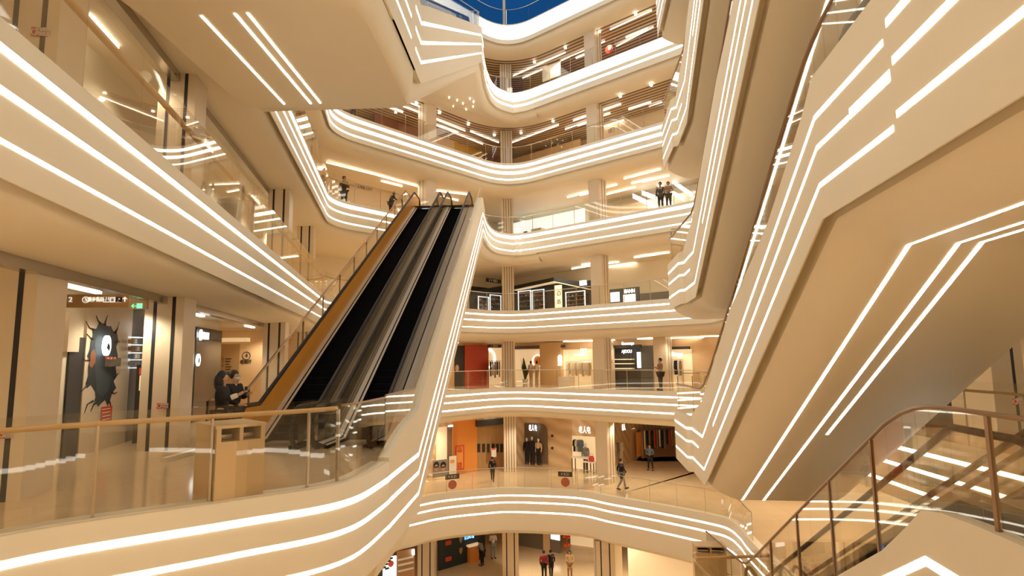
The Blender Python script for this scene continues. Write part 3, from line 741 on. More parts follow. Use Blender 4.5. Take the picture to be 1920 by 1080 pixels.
for x, y in ((1221, 159), (1163, 180), (1037, 227), (977, 249), (742, 210), (781, 193), (824, 211), (878, 233), (927, 253)): spot(x, y, 17.95, 'round spotlight under the lower slatted ceiling', 'spotlights under the lower slatted ceiling')
for x, y in ((842, 183), (857, 188), (868, 194), (881, 185), (888, 191), (850, 199), (874, 205), (887, 200)): spot(x, y, 18.0, 'tiny star-like spotlight in the cream soffit below the stepped light lines', 'star lights in the cream soffit', .03)
# ------------------------------------------------------------------ generic shop pieces
def garment(c, w, h, m, rz, lab, grp, name='garment'):
    """hanging top: shoulders, sleeves, body hull"""
    pr = [(-.16, 0), (-.5, -.10), (-.56, -.55), (-.40, -.57), (-.34, -.28), (-.36, -1), (.36, -1), (.34, -.28), (.40, -.57), (.56, -.55), (.5, -.10), (.16, 0), (0, -.05)]
    mb = MB(); M_ = Matrix.Translation(c) @ Matrix.Rotation(rz, 4, 'Z')
    fr = [M_ @ Vector((x*w, -.05, z*h)) for x, z in pr]; bk = [M_ @ Vector((x*w*.96, .05, z*h)) for x, z in pr]
    mb.quad_strip([fr, bk], True); mb.fill(fr); mb.fill(bk)
    return tag(mb.build(name, m), lab, 'clothes', grp)
CLOTH = [mat('cloth_cream', (.72, .62, .46), .8), mat('cloth_black', (.012, .011, .012), .8), mat('cloth_brown', (.30, .17, .09), .8), mat('cloth_white', (.75, .72, .66), .8), mat('cloth_tan', (.55, .38, .20), .8), mat('cloth_grey', (.22, .21, .2), .8), mat('cloth_red', (.55, .05, .04), .8), mat('cloth_blue', (.12, .18, .26), .8)]
def rack(pl, x0, x1, y, drop_px, n, pal, lab, glab, off=.5, floor=0.):
    a0, z = pl.at(x0, y, off); a1, _ = pl.at(x1, y, off); a0, a1 = min(a0, a1), max(a0, a1)
    c = pl.pt((a0+a1)/2, z, off); d = (c-EYE).length; h = drop_px*d/F
    r = thing('clothes_rack', lab, 'clothes rack', None, (c.x, c.y, floor)); o0 = Vector((c.x, c.y, floor))
    A = pl.pt(a0-.1, z+.05, off)-o0; B = pl.pt(a1+.1, z+.05, off)-o0
    MB().tube([A, B], .02, 6).build('rail', STEEL, r)
    for q in (A, B): MB().tube([(q.x, q.y, 0), q], .018, 6).build('leg', STEEL, r)
    for i in range(n):
        q = pl.pt(a0+(a1-a0)*(i+.5)/n, z, off)
        garment(q, min(.5, (a1-a0)/n*1.3), h*random.uniform(.8, 1.1), pal[i % len(pal)], math.atan2(pl.d.y, pl.d.x)+.9, glab, glab.replace('one of the ', ''))
def mannequin(p, h, m, lab, rz=0, name='mannequin', headm=None, legm=None):
    o = thing(name, lab, 'mannequin', None, tuple(p)); R = Matrix.Rotation(rz, 4, 'Z')
    def T(*l): return [R @ Vector(q)*h for q in l]
    MB().tube(T((0, 0, .62), (0, 0, .72), (0, 0, .80), (0, 0, .84)), [.075*h, .085*h, .10*h, .03*h], 10).build('jacket', m, o, True)
    for s in (-1, 1):
        MB().tube(T((s*.045, 0, .0), (s*.045, 0, .27), (s*.04, 0, .52), (s*.035, 0, .64)), [.028*h, .032*h, .048*h, .055*h], 8).build('leg', legm or m, o, True)
        MB().tube(T((s*.10, 0, .80), (s*.13, .01, .64), (s*.125, -.03, .48)), [.034*h, .03*h, .02*h], 8).build('arm', m, o, True)
    MB().lathe((0, 0, .83*h), [(0, 0), (.02*h, 0), (.022*h, .03*h), (.036*h, .055*h), (.042*h, .09*h), (.034*h, .135*h), (0, .155*h)], 12).build('head', headm or WHITE, o, True)
    return o
# ------------------------------------------------------------------ floor of the red wall shop (far facade)
B4, R4 = PBL(4.2), PBR(4.2)
panel(B4, (852, 648, 870, 728), DARK, 'poster', 'dark poster panel left of the red shop wall', 'poster', .06, floor=0)
disc(B4, 857, 690, 6, SKIN, 'poster_portrait', .09, .01, sx=.8)
bpy.data.objects['poster_portrait']['label'] = 'face printed on the dark poster left of the red wall'; bpy.data.objects['poster_portrait']['category'] = 'poster'
panel(B4, (870, 647, 914, 728), REDW, 'shop_wall', 'plain bright red shop wall beside an arched mirror of light', 'wall panel', .12, floor=0)
panel(B4, (914, 650, 941, 728), WARMLIT, 'shop_interior', 'softly lit shop interior between red wall and corner pillar', 'shop', .02, floor=0)
disc(B4, 916, 672, 18, SIGNW, 'arch_light', .03, .06, ring=3.4); tag(bpy.data.objects['arch_light'], 'white glowing arch beside the red shop wall', 'light')
panel(B4, (914, 646, 939, 652), DARK, 'hanging_sign', 'dark hanging direction sign above the arch beside the red wall', 'sign', .06, .9)
ptext(B4, '2 · 服务台', 927, 649, 3, WHITE, .98, 'sign_lettering', label='white writing on the dark hanging sign above the arch', width=18)
rack(B4, 918, 938, 678, 30, 5, [CLOTH[1], CLOTH[4], CLOTH[5]], 'clothes rack under the glowing arch by the red wall', 'one of the dark garments on the rack under the glowing arch', .6)
# corner window with plant and mannequins
panel(R4, (966, 655, 1018, 728), WARMLIT, 'shop_interior', 'warm lit shop window with a big plant and an orange round wall', 'shop', .02, floor=0)
panel(R4, (964, 648, 1060, 653), DGREY, 'ceiling_grille', 'dark ceiling grille above the plant window', 'grille', .08, .2)
disc(R4, 1008, 677, 11, ORANGE, 'round_mirror', .12, .04); tag(bpy.data.objects['round_mirror'], 'orange round wall disc behind two mannequins', 'wall decoration')
disc(R4, 1008, 677, 12, SIGNW, 'ring_light', .2, .05, ring=1.6); tag(bpy.data.objects['ring_light'], 'glowing white ring around the orange disc', 'light')
for i, (x, nm) in enumerate(((996, 'left of the two cream-dressed mannequins before the orange disc'), (1007, 'right of the two cream-dressed mannequins before the orange disc'))):
    a, z = R4.at(x, 725, .7); q = R4.pt(a, 0, .7); mannequin(q, 1.75, CLOTH[0], nm, math.atan2(R4.d.y, R4.d.x), headm=CLOTH[1], legm=CLOTH[4])
def plant(p, h, lab, n=11):
    o = thing('potted_plant', lab, 'plant', None, tuple(p))
    MB().lathe((0, 0, 0), [(0, 0), (.16, 0), (.2, .4), (.17, .4), (.16, .36), (0, .36)], 14).build('pot', WHITE, o, True)
    for i in range(n):
        a = 2.4*i; l = h*(.5+.5*random.random()); ln = .5*random.uniform(.5, 1); mb = MB(); rows = []
        for k in range(7):
            t = k/6; r = .05+ln*t**1.6; z = .36+(l-.36)*(t*1.25-.25*t*t*1.6); w = .11*math.sin(math.pi*(.12+.86*t))
            c = Vector((math.cos(a)*r, math.sin(a)*r, z)); s = Vector((-math.sin(a), math.cos(a), 0))*w
            rows.append([c-s, c+Vector((0, 0, .02)), c+s])
        mb.quad_strip(rows).build('leaf', PLANT, o)
a, z = R4.at(985, 725, .8); plant(R4.pt(a, 0, .8), 2.3, 'tall dark leafy plant left of the two cream-dressed mannequins')
panel(R4, (1018, 650, 1057, 728), WOODW, 'pillar_panel', 'plain wood-coloured shop pillar with three lit words', 'wall panel', .35, floor=0, ceil=3.0)
ptext(R4, '品\n集\n店', 1050, 676, 5, SIGNW, .42, 'lit_sign', label='three lit words stacked on the wood-coloured pillar', width=11)
panel(R4, (1057, 655, 1112, 728), WARMLIT, 'shop_interior', 'warm open shop under four lit letters with a rack of pale clothes', 'shop', .02, floor=0)
ptext(R4, 'LILY', 1094, 658, 9, SIGNW, .4, 'lit_sign', label='four white lit letters LILY above a pale clothes rack', width=13)
panel(R4, (1077, 664, 1098, 666), SIGNW, 'line_light', 'white line light below the four lit letters', 'light', .05, .5)
rack(R4, 1064, 1107, 680, 25, 14, [CLOTH[0], CLOTH[4], CLOTH[3], CLOTH[0]], 'long clothes rack below the four lit letters', 'one of the pale garments on the rack below the four lit letters', .5)
panel(R4, (1058, 706, 1078, 728), WHITE, 'display_counter', 'white display counter below the rack of pale clothes', 'counter', .7, .2, floor=0)
R4b = PBR(3.6)
panel(R4b, (1136, 653, 1153, 728), COLM, 'pillar_panel', 'cream pillar with two small red notices right of the far pillar', 'wall panel', .4, floor=0, ceil=3.02)
panel(R4b, (1142, 676, 1148, 681), RED, 'notice', 'upper small red notice on the cream pillar by the black shop', 'notice', .02, .41)
panel(R4b, (1142, 701, 1148, 705), RED, 'notice', 'lower small red notice on the cream pillar by the black shop', 'notice', .02, .41)
panel(R4, (1153, 652, 1205, 735), DARK, 'shop_interior', 'black shop front with glowing shelves under white lettering', 'shop', .05, floor=0)
panel(R4, (1136, 647, 1204, 652), INK, 'awning_bar', 'long dark bar above the black shop front', 'canopy', .3, .4)
ptext(R4, 'AJIDOU', 1175, 659, 6, SIGNW, .5, 'lit_sign', label='white lettering on the black shop front with shelves', width=21)
ptext(R4, 'Gamontepe', 1177, 644, 6, SIGNW, 1.0, 'lit_sign', label='white lettering above the long dark bar of the black shop', width=26)
for i, y in enumerate((673, 681, 690)): panel(R4, (1155, y, 1190, y+1.6), WARMLIT, 'shelf', ('top', 'middle', 'bottom')[i]+' of the three glowing shelves in the black shop', 'shelf', .35, .08)
panel(R4, (1195, 660, 1202, 690), WHITELIT, 'light_box', 'narrow lit poster right of the glowing shelves', 'light box', .05, .2)
panel(R4, (1204, 648, 1229, 732), DGREY, 'wall_panel', 'dark grey wall between narrow lit poster and pillar', 'wall panel', .2, floor=0)
panel(R4, (1250, 655, 1300, 732), WARMLIT, 'shop_interior', 'warm shop with script lettering and dark clothes, far right', 'shop', .02, floor=0)
panel(R4, (1248, 650, 1294, 655), INK, 'awning_bar', 'dark bar above the script lettering', 'canopy', .2, .3)
ptext(R4, 'Shingry', 1269, 664, 8, SIGNW, .5, 'lit_sign', label='white slanted script lettering over a rack of dark clothes', width=22)
rack(R4, 1251, 1277, 676, 26, 8, [CLOTH[1], CLOTH[3], CLOTH[2], CLOTH[3], CLOTH[1]], 'clothes rack under the script lettering', 'one of the black and white garments under the script lettering', .5)
panel(R4, (1300, 655, 1345, 732), WOODW, 'wall_panel', 'warm plain wall right of the script-lettered shop', 'wall panel', .1, floor=0)
# plaque on the far fascia
pf = PBL(-.02); panel(pf, (845, 759, 854, 765), DGREY, 'wall_plaque', 'small dark plaque on the cream fascia beside the escalator', 'plaque', .02)
# ------------------------------------------------------------------ dark shops with vitrines
B5, R5 = PBL(4.6), PBR(4.6)
panel(B5, (880, 540, 945, 590), DARK, 'storefront', 'dark shop front left of the corner pillar with two lit vitrines', 'shop', .1, floor=5)
panel(R5, (960, 534, 1110, 585), DARK, 'storefront', 'dark shop front right of the corner pillar with lit vitrines', 'shop', .1, floor=5)
def canopy(pa, xa, ya0, ya1, pb, xb, yb0, yb1, oa, ob, m, name, lab):
    a, z0 = pa.at(xa, ya0, oa); _, z1 = pa.at(xa, ya1, oa); b, w0 = pb.at(xb, yb0, ob); _, w1 = pb.at(xb, yb1, ob)
    A = pa.pt(a, z0, oa); B = pb.pt(b, w0, ob); A1 = pa.pt(a, z1, oa); B1 = pb.pt(b, w1, ob); n = pa.n*-.5
    mb = MB().quad_strip([[A, B, B+n, A+n], [A1, B1, B1+n, A1+n]], True); mb.poly([A, B, B+n, A+n]); mb.poly([A1, B1, B1+n, A1+n])
    return tag(mb.build(name, m), lab, 'canopy')
canopy(R5, 962, 536, 543, R5, 1038, 520, 527, .5, 1.6, DARK, 'shop_canopy', 'dark canopy rising to a corner above the lit vitrines, left arm')
canopy(R5, 1038, 520, 527, R5, 1103, 531, 541, 1.6, .5, DARK, 'shop_canopy', 'dark canopy falling from its corner beside the house sign, right arm')
canopy(B5, 893, 545, 551, B5, 942, 536, 543, .6, .6, DARK, 'shop_canopy', 'dark canopy above the two vitrines left of the corner pillar')
canopy(R5, 963, 543.4, 544.8, R5, 1038, 527.4, 528.8, .52, 1.62, WARMLIT, 'line_light', 'thin warm light line under the left arm of the dark canopy')
canopy(R5, 1038, 527.4, 528.8, R5, 1103, 541.4, 542.8, 1.62, .52, WARMLIT, 'line_light', 'thin warm light line under the right arm of the dark canopy')
def vitrine(pl, r, lab, off=.5):
    a0, z0, a1, z1 = prect(pl, *r, off); p = pl.pt((a0+a1)/2, 5, off); o = thing('vitrine', lab, 'display case', None, tuple(p)); P0 = Vector(p)
    def sl(b0, y0, b1, y1, t, of, nm, m):
        ob = MB().slab(pl, b0, y0, b1, y1, t, of); ob.v = [tuple(Vector(v)-P0) for v in ob.v]; return ob.build(nm, m, o)
    sl(a0, 5, a1, z1, .04, off-.4, 'back_panel', WARMLIT)
    for q in (a0, a1-.06): sl(q, 5, q+.06, z1, .06, off, 'frame_post', WHITELIT)
    sl(a0, z1-.06, a1, z1, .06, off, 'frame_top', WHITELIT)
    for i in range(1, 5):
        z = 5+(z1-5)*i/5.2; sl(a0+.06, z, a1-.06, z+.02, .36, off-.36, 'shelf', STEEL)
        for j in range(5):
            aa = a0+.12+(a1-a0-.3)*j/4.2; hh = random.uniform(.08, .2)
            sl(aa, z+.02, aa+.1, z+.02+hh, .1, off-.2, 'goods', random.choice(CLOTH))
for r, l in (((972, 545, 996, 584), 'lit vitrine just right of the corner pillar'), ((998, 543, 1021, 584), 'lit vitrine with a dark figure shape, second right of the corner pillar'), ((1061, 546, 1098, 580), 'wide lit vitrine right of the house sign')):
    vitrine(R5, r, l, .4)
for r, l in (((896, 556, 916, 584), 'lit vitrine at the left end of the dark shop front'), ((918, 553, 939, 584), 'lit vitrine just left of the corner pillar')):
    vitrine(B5, r, l, .4)
panel(R5, (1042, 535, 1054, 577), mat('cream_lit', (.85, .8, .62), .5, emit=(1, .86, .58), estr=.9), 'light_box', 'tall cream sign with a house outline and the number 05', 'sign', .12, .9)
ptext(R5, '05', 1048, 566, 9, INK, 1.04, 'sign_number', label='dark number 05 on the tall cream house sign', width=8)
ptext(R5, '⌂', 1048, 550, 9, INK, 1.04, 'sign_symbol', label='house outline on the tall cream sign', width=8)
panel(R5, (1088, 526, 1100, 535), SIGNW, 'lit_sign', 'small white lit sign at the canopy end beside the far pillar', 'sign', .08, .8)
panel(R5, (1133, 541, 1200, 572), DARK, 'storefront', 'dark kiosk front with white lettering right of the far pillar', 'shop', .1, floor=5)
ptext(R5, 'IIIANN', 1180, 546, 8, SIGNW, .3, 'lit_sign', label='white lettering on the dark kiosk right of the far pillar', width=22)
panel(R5, (1134, 548, 1140, 570), WHITELIT, 'light_box', 'narrow lit panel at the left end of the dark kiosk', 'light box', .1, .3)
panel(R5, (1146, 548, 1162, 566), WHITELIT, 'arched_display', 'pale arched display in the dark kiosk', 'display', .1, .3)
panel(R5, (1170, 552, 1192, 566), WHITELIT, 'light_box', 'pale lit counter front under the kiosk lettering', 'light box', .1, .3)
panel(R5, (1202, 548, 1262, 578), DGREY, 'wall_panel', 'grey wall right of the dark kiosk', 'wall panel', .1, floor=5)
panel(B5, (911, 523, 938, 530), INK, 'hanging_sign', 'dark hanging sign above the vitrines left of the corner pillar', 'sign', .06, 1.6)
ptext(B5, '5 ↑ 出口', 925, 526.5, 4, WHITE, 1.67, 'sign_lettering', label='white writing on the dark hanging sign over the left vitrines', width=22)
# ------------------------------------------------------------------ floor where the long escalators end
B6, R6 = PBL(5.4), PBR(5.4)
panel(B6, (612, 330, 800, 420), COLM, 'wall_panel', 'cream wall with dark lettering behind the far left railing', 'wall panel', .1, floor=Z[6])
ptext(B6, '工夫紅 CITY', 684, 352, 7, INK, .2, 'sign_lettering', label='dark lettering CITY on the cream wall behind the railing', width=32)
panel(B6, (690, 341, 724, 350), DGREY, 'shop_shutter', 'grey shutter box right above the CITY lettering', 'shutter', .2, .1)
panel(R6, (960, 405, 1098, 445), WHITELIT, 'shop_window', 'bluish white lit shop window behind the far right railing', 'window', .1, floor=Z[6])
panel(R6, (1004, 430, 1022, 440), WHITE, 'display_counter', 'white counter in front of the bluish lit window', 'counter', .5, .3, floor=Z[6])
panel(R6, (982, 434, 989, 441), DARK, 'framed_poster', 'small dark framed board in front of the bluish window', 'poster', .04, .9)
def ramp_reflection(x0, y0, x1, y1, w, lab):  # glowing bands paint railing reflections over the ramp interior; no lamps there
    a = R6.at(x0, y0, .3); b = R6.at(x1, y1, .3); A = R6.pt(a[0], a[1], .3); B = R6.pt(b[0], b[1], .3); up = Vector((0, 0, w)); n = R6.n*.12
    m = MB().quad_strip([[A, A+up, A+up+n, A+n], [B, B+up, B+up+n, B+n]], True); m.poly([A, A+up, A+up+n, A+n]); m.poly([B, B+up, B+up+n, B+n])
    tag(m.build('reflection_band', SIGNW), lab, 'light')
for i, (a, b, c, d) in enumerate(((1188, 372, 1232, 393), (1205, 366, 1262, 388), (1235, 352, 1283, 378), (1262, 345, 1300, 372))):
    ramp_reflection(a, b, c, d, .32, ('first', 'second', 'third', 'fourth')[i]+' from the left of four slanting white painted reflections behind the right railing')
panel(R6, (1126, 375, 1310, 400), COLM, 'wall_panel', 'pale wall behind the four slanting painted reflections', 'wall panel', .1, floor=Z[6])
# ------------------------------------------------------------------ lower slatted-ceiling floor
B7, R7 = PBL(5.0), PBR(5.0)
panel(B7, (700, 215, 745, 262), mat('maroon', (.22, .05, .03), .5), 'wall_panel', 'dark red wall under the slatted ceiling, left part', 'wall panel', .1, floor=15)
panel(B7, (745, 222, 800, 275), mat('brown_wall', (.30, .11, .05), .5), 'wall_panel', 'brown red wall under the slatted ceiling, beside the pillar', 'wall panel', .1, floor=15)
panel(B7, (815, 250, 850, 290), WOODW, 'wall_panel', 'warm wall between pillar and yellow wall under the slatted ceiling', 'wall panel', .1, floor=15)
panel(B7, (850, 262, 905, 305), mat('yellow_wall', (.62, .36, .05), .5), 'wall_panel', 'mustard yellow wall under the slatted ceiling', 'wall panel', .1, floor=15)
panel(B7, (905, 272, 940, 310), mat('maroon', (.22, .05, .03), .5), 'wall_panel', 'dark wall between yellow wall and corner pillar', 'wall panel', .1, floor=15)
panel(R7, (960, 280, 1090, 305), WOODW, 'wall_panel', 'warm low wall right of the corner pillar under the slats', 'wall panel', .1, floor=15)
panel(R7, (1130, 215, 1260, 262), COLM, 'wall_panel', 'pale wall right of the far pillar under the slats', 'wall panel', .1, floor=15)
ptext(R7, '3文门', 1146, 245, 7, INK, .2, 'sign_lettering', label='dark writing on the pale wall under the slatted ceiling', width=12)
# ------------------------------------------------------------------ upper slatted-ceiling floor
R8 = PBR(3.0)
disc(R8, 1143, 93, 7.5, RED, 'round_sign', .1, .08); tag(bpy.data.objects['round_sign'], 'round red sign right of the far pillar on the upper slatted floor', 'sign')
disc(R8, 1143, 91, 3, WHITE, 'sign_emblem', .19, .02); tag(bpy.data.objects['sign_emblem'], 'pale emblem on the round red sign', 'sign')
panel(R8, (1018, 122, 1052, 148), WHITE, 'partition_board', 'plain white board under the upper slatted ceiling', 'partition', .08)
# ------------------------------------------------------------------ floor where shoppers walk (below the camera's floor)
f3 = Z[3]
def seg(p, q): return Pl(p[0], p[1], q[0]-p[0], q[1]-p[1])
W1 = seg((-5.3, 39.1), (-2.6, 41)); W2 = seg((-2.6, 41), (.8, 43.5)); W3 = seg((.8, 43.5), (4, 41.6)); W4 = seg((5.6, 41.9), (8.9, 44.9))
panel(W1, (848, 797, 893, 890), ORANGE, 'shop_hoarding', 'plain bright orange hoarding with a red dashed notice', 'hoarding', .1, floor=f3, ceil=-1.95)
no = panel(W1, (854, 835, 870, 881), mat('notice_amber', (.80, .34, .07), .5), 'notice', 'tall notice with a red dashed frame on the orange hoarding', 'notice', .02, .1)
a0, z0, a1, z1 = prect(W1, 854, 835, 870, 881, .12)
fr_ = [[W1.pt(a, z, o) for a, z in ((a0+d, z0+d), (a1-d, z0+d), (a1-d, z1-d), (a0+d, z1-d), (a0+d, z0+d))] for d, o in ((0, .12), (0, .135), (.07, .135), (.07, .12))]
MB().quad_strip(fr_).build('red_frame', RED, no)
ptext(W1, '小心\n地滑', 862, 843, 4, RED, .13, 'lettering', no, width=9); ptext(W1, '注意\n安全', 862, 873, 4, RED, .13, 'lettering', no, width=9)
panel(W1, (818, 800, 848, 890), WARMLIT, 'shop_interior', 'bright narrow shop opening left of the orange hoarding', 'shop', .03, floor=f3)
panel(W1, (838, 800, 847, 862), mat('brown_slat', (.20, .11, .06), .5), 'slatted_screen', 'brown slatted screen left of the orange hoarding', 'screen', .08, .3, floor=f3)
panel(W1, (840, 797, 848, 800), SIGNW, 'line_light', 'short white light above the brown slatted screen', 'light', .1, .5)
po = panel(W1, (811, 862, 839, 894), mat('poster_grey', (.30, .27, .24), .5), 'poster_stand', 'low poster stand with two sunglasses portraits left of the hoarding', 'poster', .08, .9)
for x in (818, 831):
    disc(W1, x, 877, 5.5, SKIN, 'portrait', .99, .01, po, sx=.75)
    panel(W1, (x-4.5, 874.5, x+4.5, 877), INK, 'sunglasses', None, None, .01, 1.01, parent=po)
    disc(W1, x, 872, 6, HAIR, 'hair', .982, .008, po, sx=.95)
ls = panel(W1, (842, 855, 855, 885), WHITE, 'leaflet_stand', 'slim white leaflet stand before the orange hoarding', 'stand', .05, .5, floor=f3)
panel(W1, (844, 862, 852, 868), mat('notice_amber', (.80, .34, .07), .5), 'leaflet', None, None, .02, .55, parent=ls)
cu = panel(W2, (893, 797, 943, 890), FOLD, 'folding_screen', 'closed brown folding screen with a row of dark plaques', 'screen', .1, floor=f3)
for x in (897, 906, 915, 924, 932, 940): panel(W2, (x-2, 832, x+3, 848), INK, 'plaque', None, None, .03, .1, parent=cu)
panel(W2, (890, 786, 944, 797), DARK, 'shop_fascia', 'dark box above the brown folding screen', 'fascia', .3)
hs = panel(W2, (921, 840, 930, 857), WHITE, 'notice_board', 'small white and red notice board before the folding screen', 'notice', .04, .6)
panel(W2, (922, 840, 929, 843), RED, 'header', None, None, .02, .64, parent=hs)
# mannequin window set in the veined stone wall
def window_niche(pl, r, lab, m, off=.03, rad=.5):
    a0, z0, a1, z1 = prect(pl, *r, off); pts = [(a0, f3+.15), (a1, f3+.15)]
    for k in range(7): t = k/6*math.pi/2; pts.append((a1-rad+rad*math.cos(t), z1-rad+rad*math.sin(t)))
    for k in range(7): t = math.pi/2+k/6*math.pi/2; pts.append((a0+rad+rad*math.cos(t), z1-rad+rad*math.sin(t)))
    F_ = [pl.pt(a, z, off) for a, z in pts]; B_ = [pl.pt(a, z, off-.03) for a, z in pts]
    mb = MB().quad_strip([F_, B_], True); mb.fill(F_); mb.fill(B_)
    return tag(mb.build('display_window', m), lab, 'window')
window_niche(W3, (971, 794, 1026, 872), 'dark rounded display window holding three mannequins', mat('window_dark', (.16, .12, .085), .3), .05)
for x, m, l in ((988, CLOTH[1], 'left of three mannequins, all black, in the rounded window'), (998, CLOTH[1], 'middle and tallest mannequin in the rounded window'), (1010, CLOTH[4], 'right mannequin in a tan coat in the rounded window')):
    a, z = W3.at(x, 866, .5); mannequin(W3.pt(a, f3+.1, .5), 1.95 if x == 998 else 1.85, m, l, math.atan2(W3.d.y, W3.d.x), legm=CLOTH[1])
ptext(W3, '老人屯', 999, 803, 9, SIGNW, .3, 'lit_sign', label='white lettering at the top of the rounded mannequin window', width=17)
panel(W3, (1074, 818, 1117, 885), WARMLIT, 'shop_interior', 'warm lit shop doorway with a display table and a red bag', 'shop', .05, floor=f3)
ptext(W3, '老人屯', 1096, 807, 10, SIGNW, .3, 'lit_sign', label='white lettering above the lit doorway with the display table', width=23)
for y, l in ((817, 'upper'), (840, 'lower')): panel(W3, (1034.5, y-2, 1037.5, y+2), INK, 'wall_lamp', l+' small dark wall lamp on the veined stone wall', 'lamp', .12)
def table(p, w, d, h, rz, lab, m=WHITE):
    o = thing('display_table', lab, 'table', None, tuple(p)); MB().box((0, 0, h-.03), w, d, .06, rz).build('table_top', m, o)
    for sx in (-1, 1):
        for sy in (-1, 1):
            q = Matrix.Rotation(rz, 3, 'Z') @ Vector((sx*(w/2-.05), sy*(d/2-.05), 0)); MB().box((q.x, q.y, (h-.06)/2), .05, .05, h-.06, rz).build('leg', DARK, o)
    return o
rz3 = math.atan2(W3.d.y, W3.d.x)
a, z = W3.at(1090, 868, .9); table(W3.pt(a, f3, .9), 1.2, .6, .95, rz3, 'larger white display table inside the lit doorway')
a, z = W3.at(1106, 870, 1.1); table(W3.pt(a, f3, 1.1), .8, .5, .75, rz3, 'smaller white display table inside the lit doorway')
a, z = W3.at(1098, 866, .5); mannequin(W3.pt(a, f3, .5), 1.85, CLOTH[5], 'mannequin in a grey jacket inside the lit doorway', rz3)
a, z = W3.at(1109, 860, 1.1); q = W3.pt(a, f3+.75, 1.1); b = thing('handbag', 'red bag on the smaller display table in the lit doorway', 'bag', None, tuple(q))
MB().lathe((0, 0, 0), [(0, 0), (.17, 0), (.19, .2), (.13, .34), (0, .34)], 12).build('body', CLOTH[6], b, True); MB().tube([(-.1, 0, .33), (-.08, 0, .48), (.08, 0, .48), (.1, 0, .33)], .015, 6).build('handle', CLOTH[6], b)
for i in range(4):
    a, z = W3.at(1078+i*4, 838, .4); garment(W3.pt(a, f3+2.0, .4), .3, .8, CLOTH[(i*2+1) % 8], rz3+.8, 'garment hanging at the left edge of the lit doorway', 'garments at the left edge of the lit doorway')
panel(W4, (1153, 805, 1191, 872), WARMLIT, 'display_window', 'tall display window with pale mannequins right of the lit doorway', 'window', .05, floor=f3)
panel(W4, (1172, 805, 1192, 868), WOODW, 'wall_panel', 'brown wall strip beside the pale mannequin window', 'wall panel', .12)
ptext(W4, '老人', 1169, 802, 9, SIGNW, .3, 'lit_sign', label='white lettering above the pale mannequin window', width=12)
for x, l in ((1158, 'left'), (1166, 'right')):
    a, z = W4.at(x, 868, .4); mannequin(W4.pt(a, f3, .4), 1.8, CLOTH[0] if x > 1160 else CLOTH[5], l+' mannequin in the tall window right of the lit doorway', math.atan2(W4.d.y, W4.d.x), headm=CLOTH[4])
W5 = seg((9.0, 45.2), (16, 47.5))
panel(W5, (1200, 803, 1266, 852), mat('shop_brown', (.40, .22, .10), .5), 'shop_interior', 'brown clothes shop at the far right behind the walking shoppers', 'shop', .05, floor=f3)
panel(W4, (1193, 810, 1202, 856), mat('notice_amber', (.80, .34, .07), .5), 'notice', 'tall red and orange banner beside the brown clothes shop', 'banner', .05, .5)
rack(W5, 1206, 1262, 808, 30, 12, [CLOTH[3], CLOTH[1], CLOTH[5], CLOTH[1], CLOTH[6], CLOTH[2]], 'clothes rack in the brown shop at the far right', 'one of the mixed garments in the brown shop at the far right', .8, floor=f3)
for x, y, l in ((1060, 900, 'right'), (864, 902, 'left')):
    p = atz(x, y, f3+.75); d = Vector((1, -.5 if x > 1000 else .6, 0)).normalized()
    i = min(range(len(L3P)), key=lambda i: (L3P[i]-Vector((p.x, p.y))).length); q = L3P[i]; n = normals(L3P)[i]
    pq = Vector((q.x+n.x*.14, q.y+n.y*.14, f3)); pl = Pl(pq.x, pq.y, -n.y, n.x)
    o = MB().slab(pl, -.42, .70+f3, .42, .98+f3, .01).build('screen_sticker', DARK); tag(o, 'black oblong sticker with white marks on the glass railing, %s one' % l, 'sticker')
    text('marking', '≋ 8.31', pl.pt(0, f3+.84, .015), rightof(pl), .2, WHITE, o)
    o2 = disc(pl, *(lambda v: (v[0], v[1]))(( 960+F*((pl.pt(0, f3+.4)-EYE).dot(R_))/((pl.pt(0, f3+.4)-EYE).dot(_fw)), 540-F*((pl.pt(0, f3+.4)-EYE).dot(U_))/((pl.pt(0, f3+.4)-EYE).dot(_fw)))), 8, mat('sticker_red', (.55, .13, .08), .5), 'round_sticker', .02, .01)
    tag(o2, 'round red sticker under the black oblong one, %s pair' % l, 'sticker')
# ------------------------------------------------------------------ ground hall
f2 = Z[2]
WG = Pl(-4.4*1.13, 35.13*1.12, .68, .62)
g = panel(WG, (821, 995, 908, 1070), mat('dark_green_panel', (.018, .035, .033), .4), 'storefront', 'dark green shop front with red plates and shields, ground hall', 'shop', .1, floor=f2)
for x, y in ((840, 1018), (840, 1048)): panel(WG, (x-5, y-4, x+6, y+4), RED, 'red_plate', None, None, .03, .1, parent=g)
for x, y in ((864, 1012), (864, 1033)):
    a, z = WG.at(x, y, .12); pts = [(-.13, .2), (.13, .2), (.13, -.02), (0, -.24), (-.13, -.02)]
    mb = MB().fill([WG.pt(a+u, z+v, .13) for u, v in pts]); mb.build('shield', mat('shield_gold', (.45, .30, .12), .4), g)
ptext(WG, 'ECOMO 品', 880, 1007, 6, BLUELIT, .2, 'lit_sign', label='blue lit lettering on the dark green shop front', width=20)
cp_ = atz(885, 1052, f2); ct = thing('counter_cart', 'orange counter before the dark green shop front', 'counter', None, tuple(cp_))
MB().box((0, 0, .5), .75, .55, 1.0, .7).build('body', ORANGE, ct); MB().box((0, 0, 1.06), .9, .65, .1, .7).build('counter_top', WARMLIT, ct); MB().box((.42, .36, .45), .1, .5, .9, .7).build('side_panel', DARK, ct)
WH = Pl(-.2*1.12, 39.9*1.12+.3, 3.1, -2.2)
panel(WH, (962, 995, 1052, 1040), mat('grey_box', (.17, .145, .12), .4), 'storefront', 'grey brown shop wall in the ground hall right of the pillar', 'shop', .2, floor=f2)
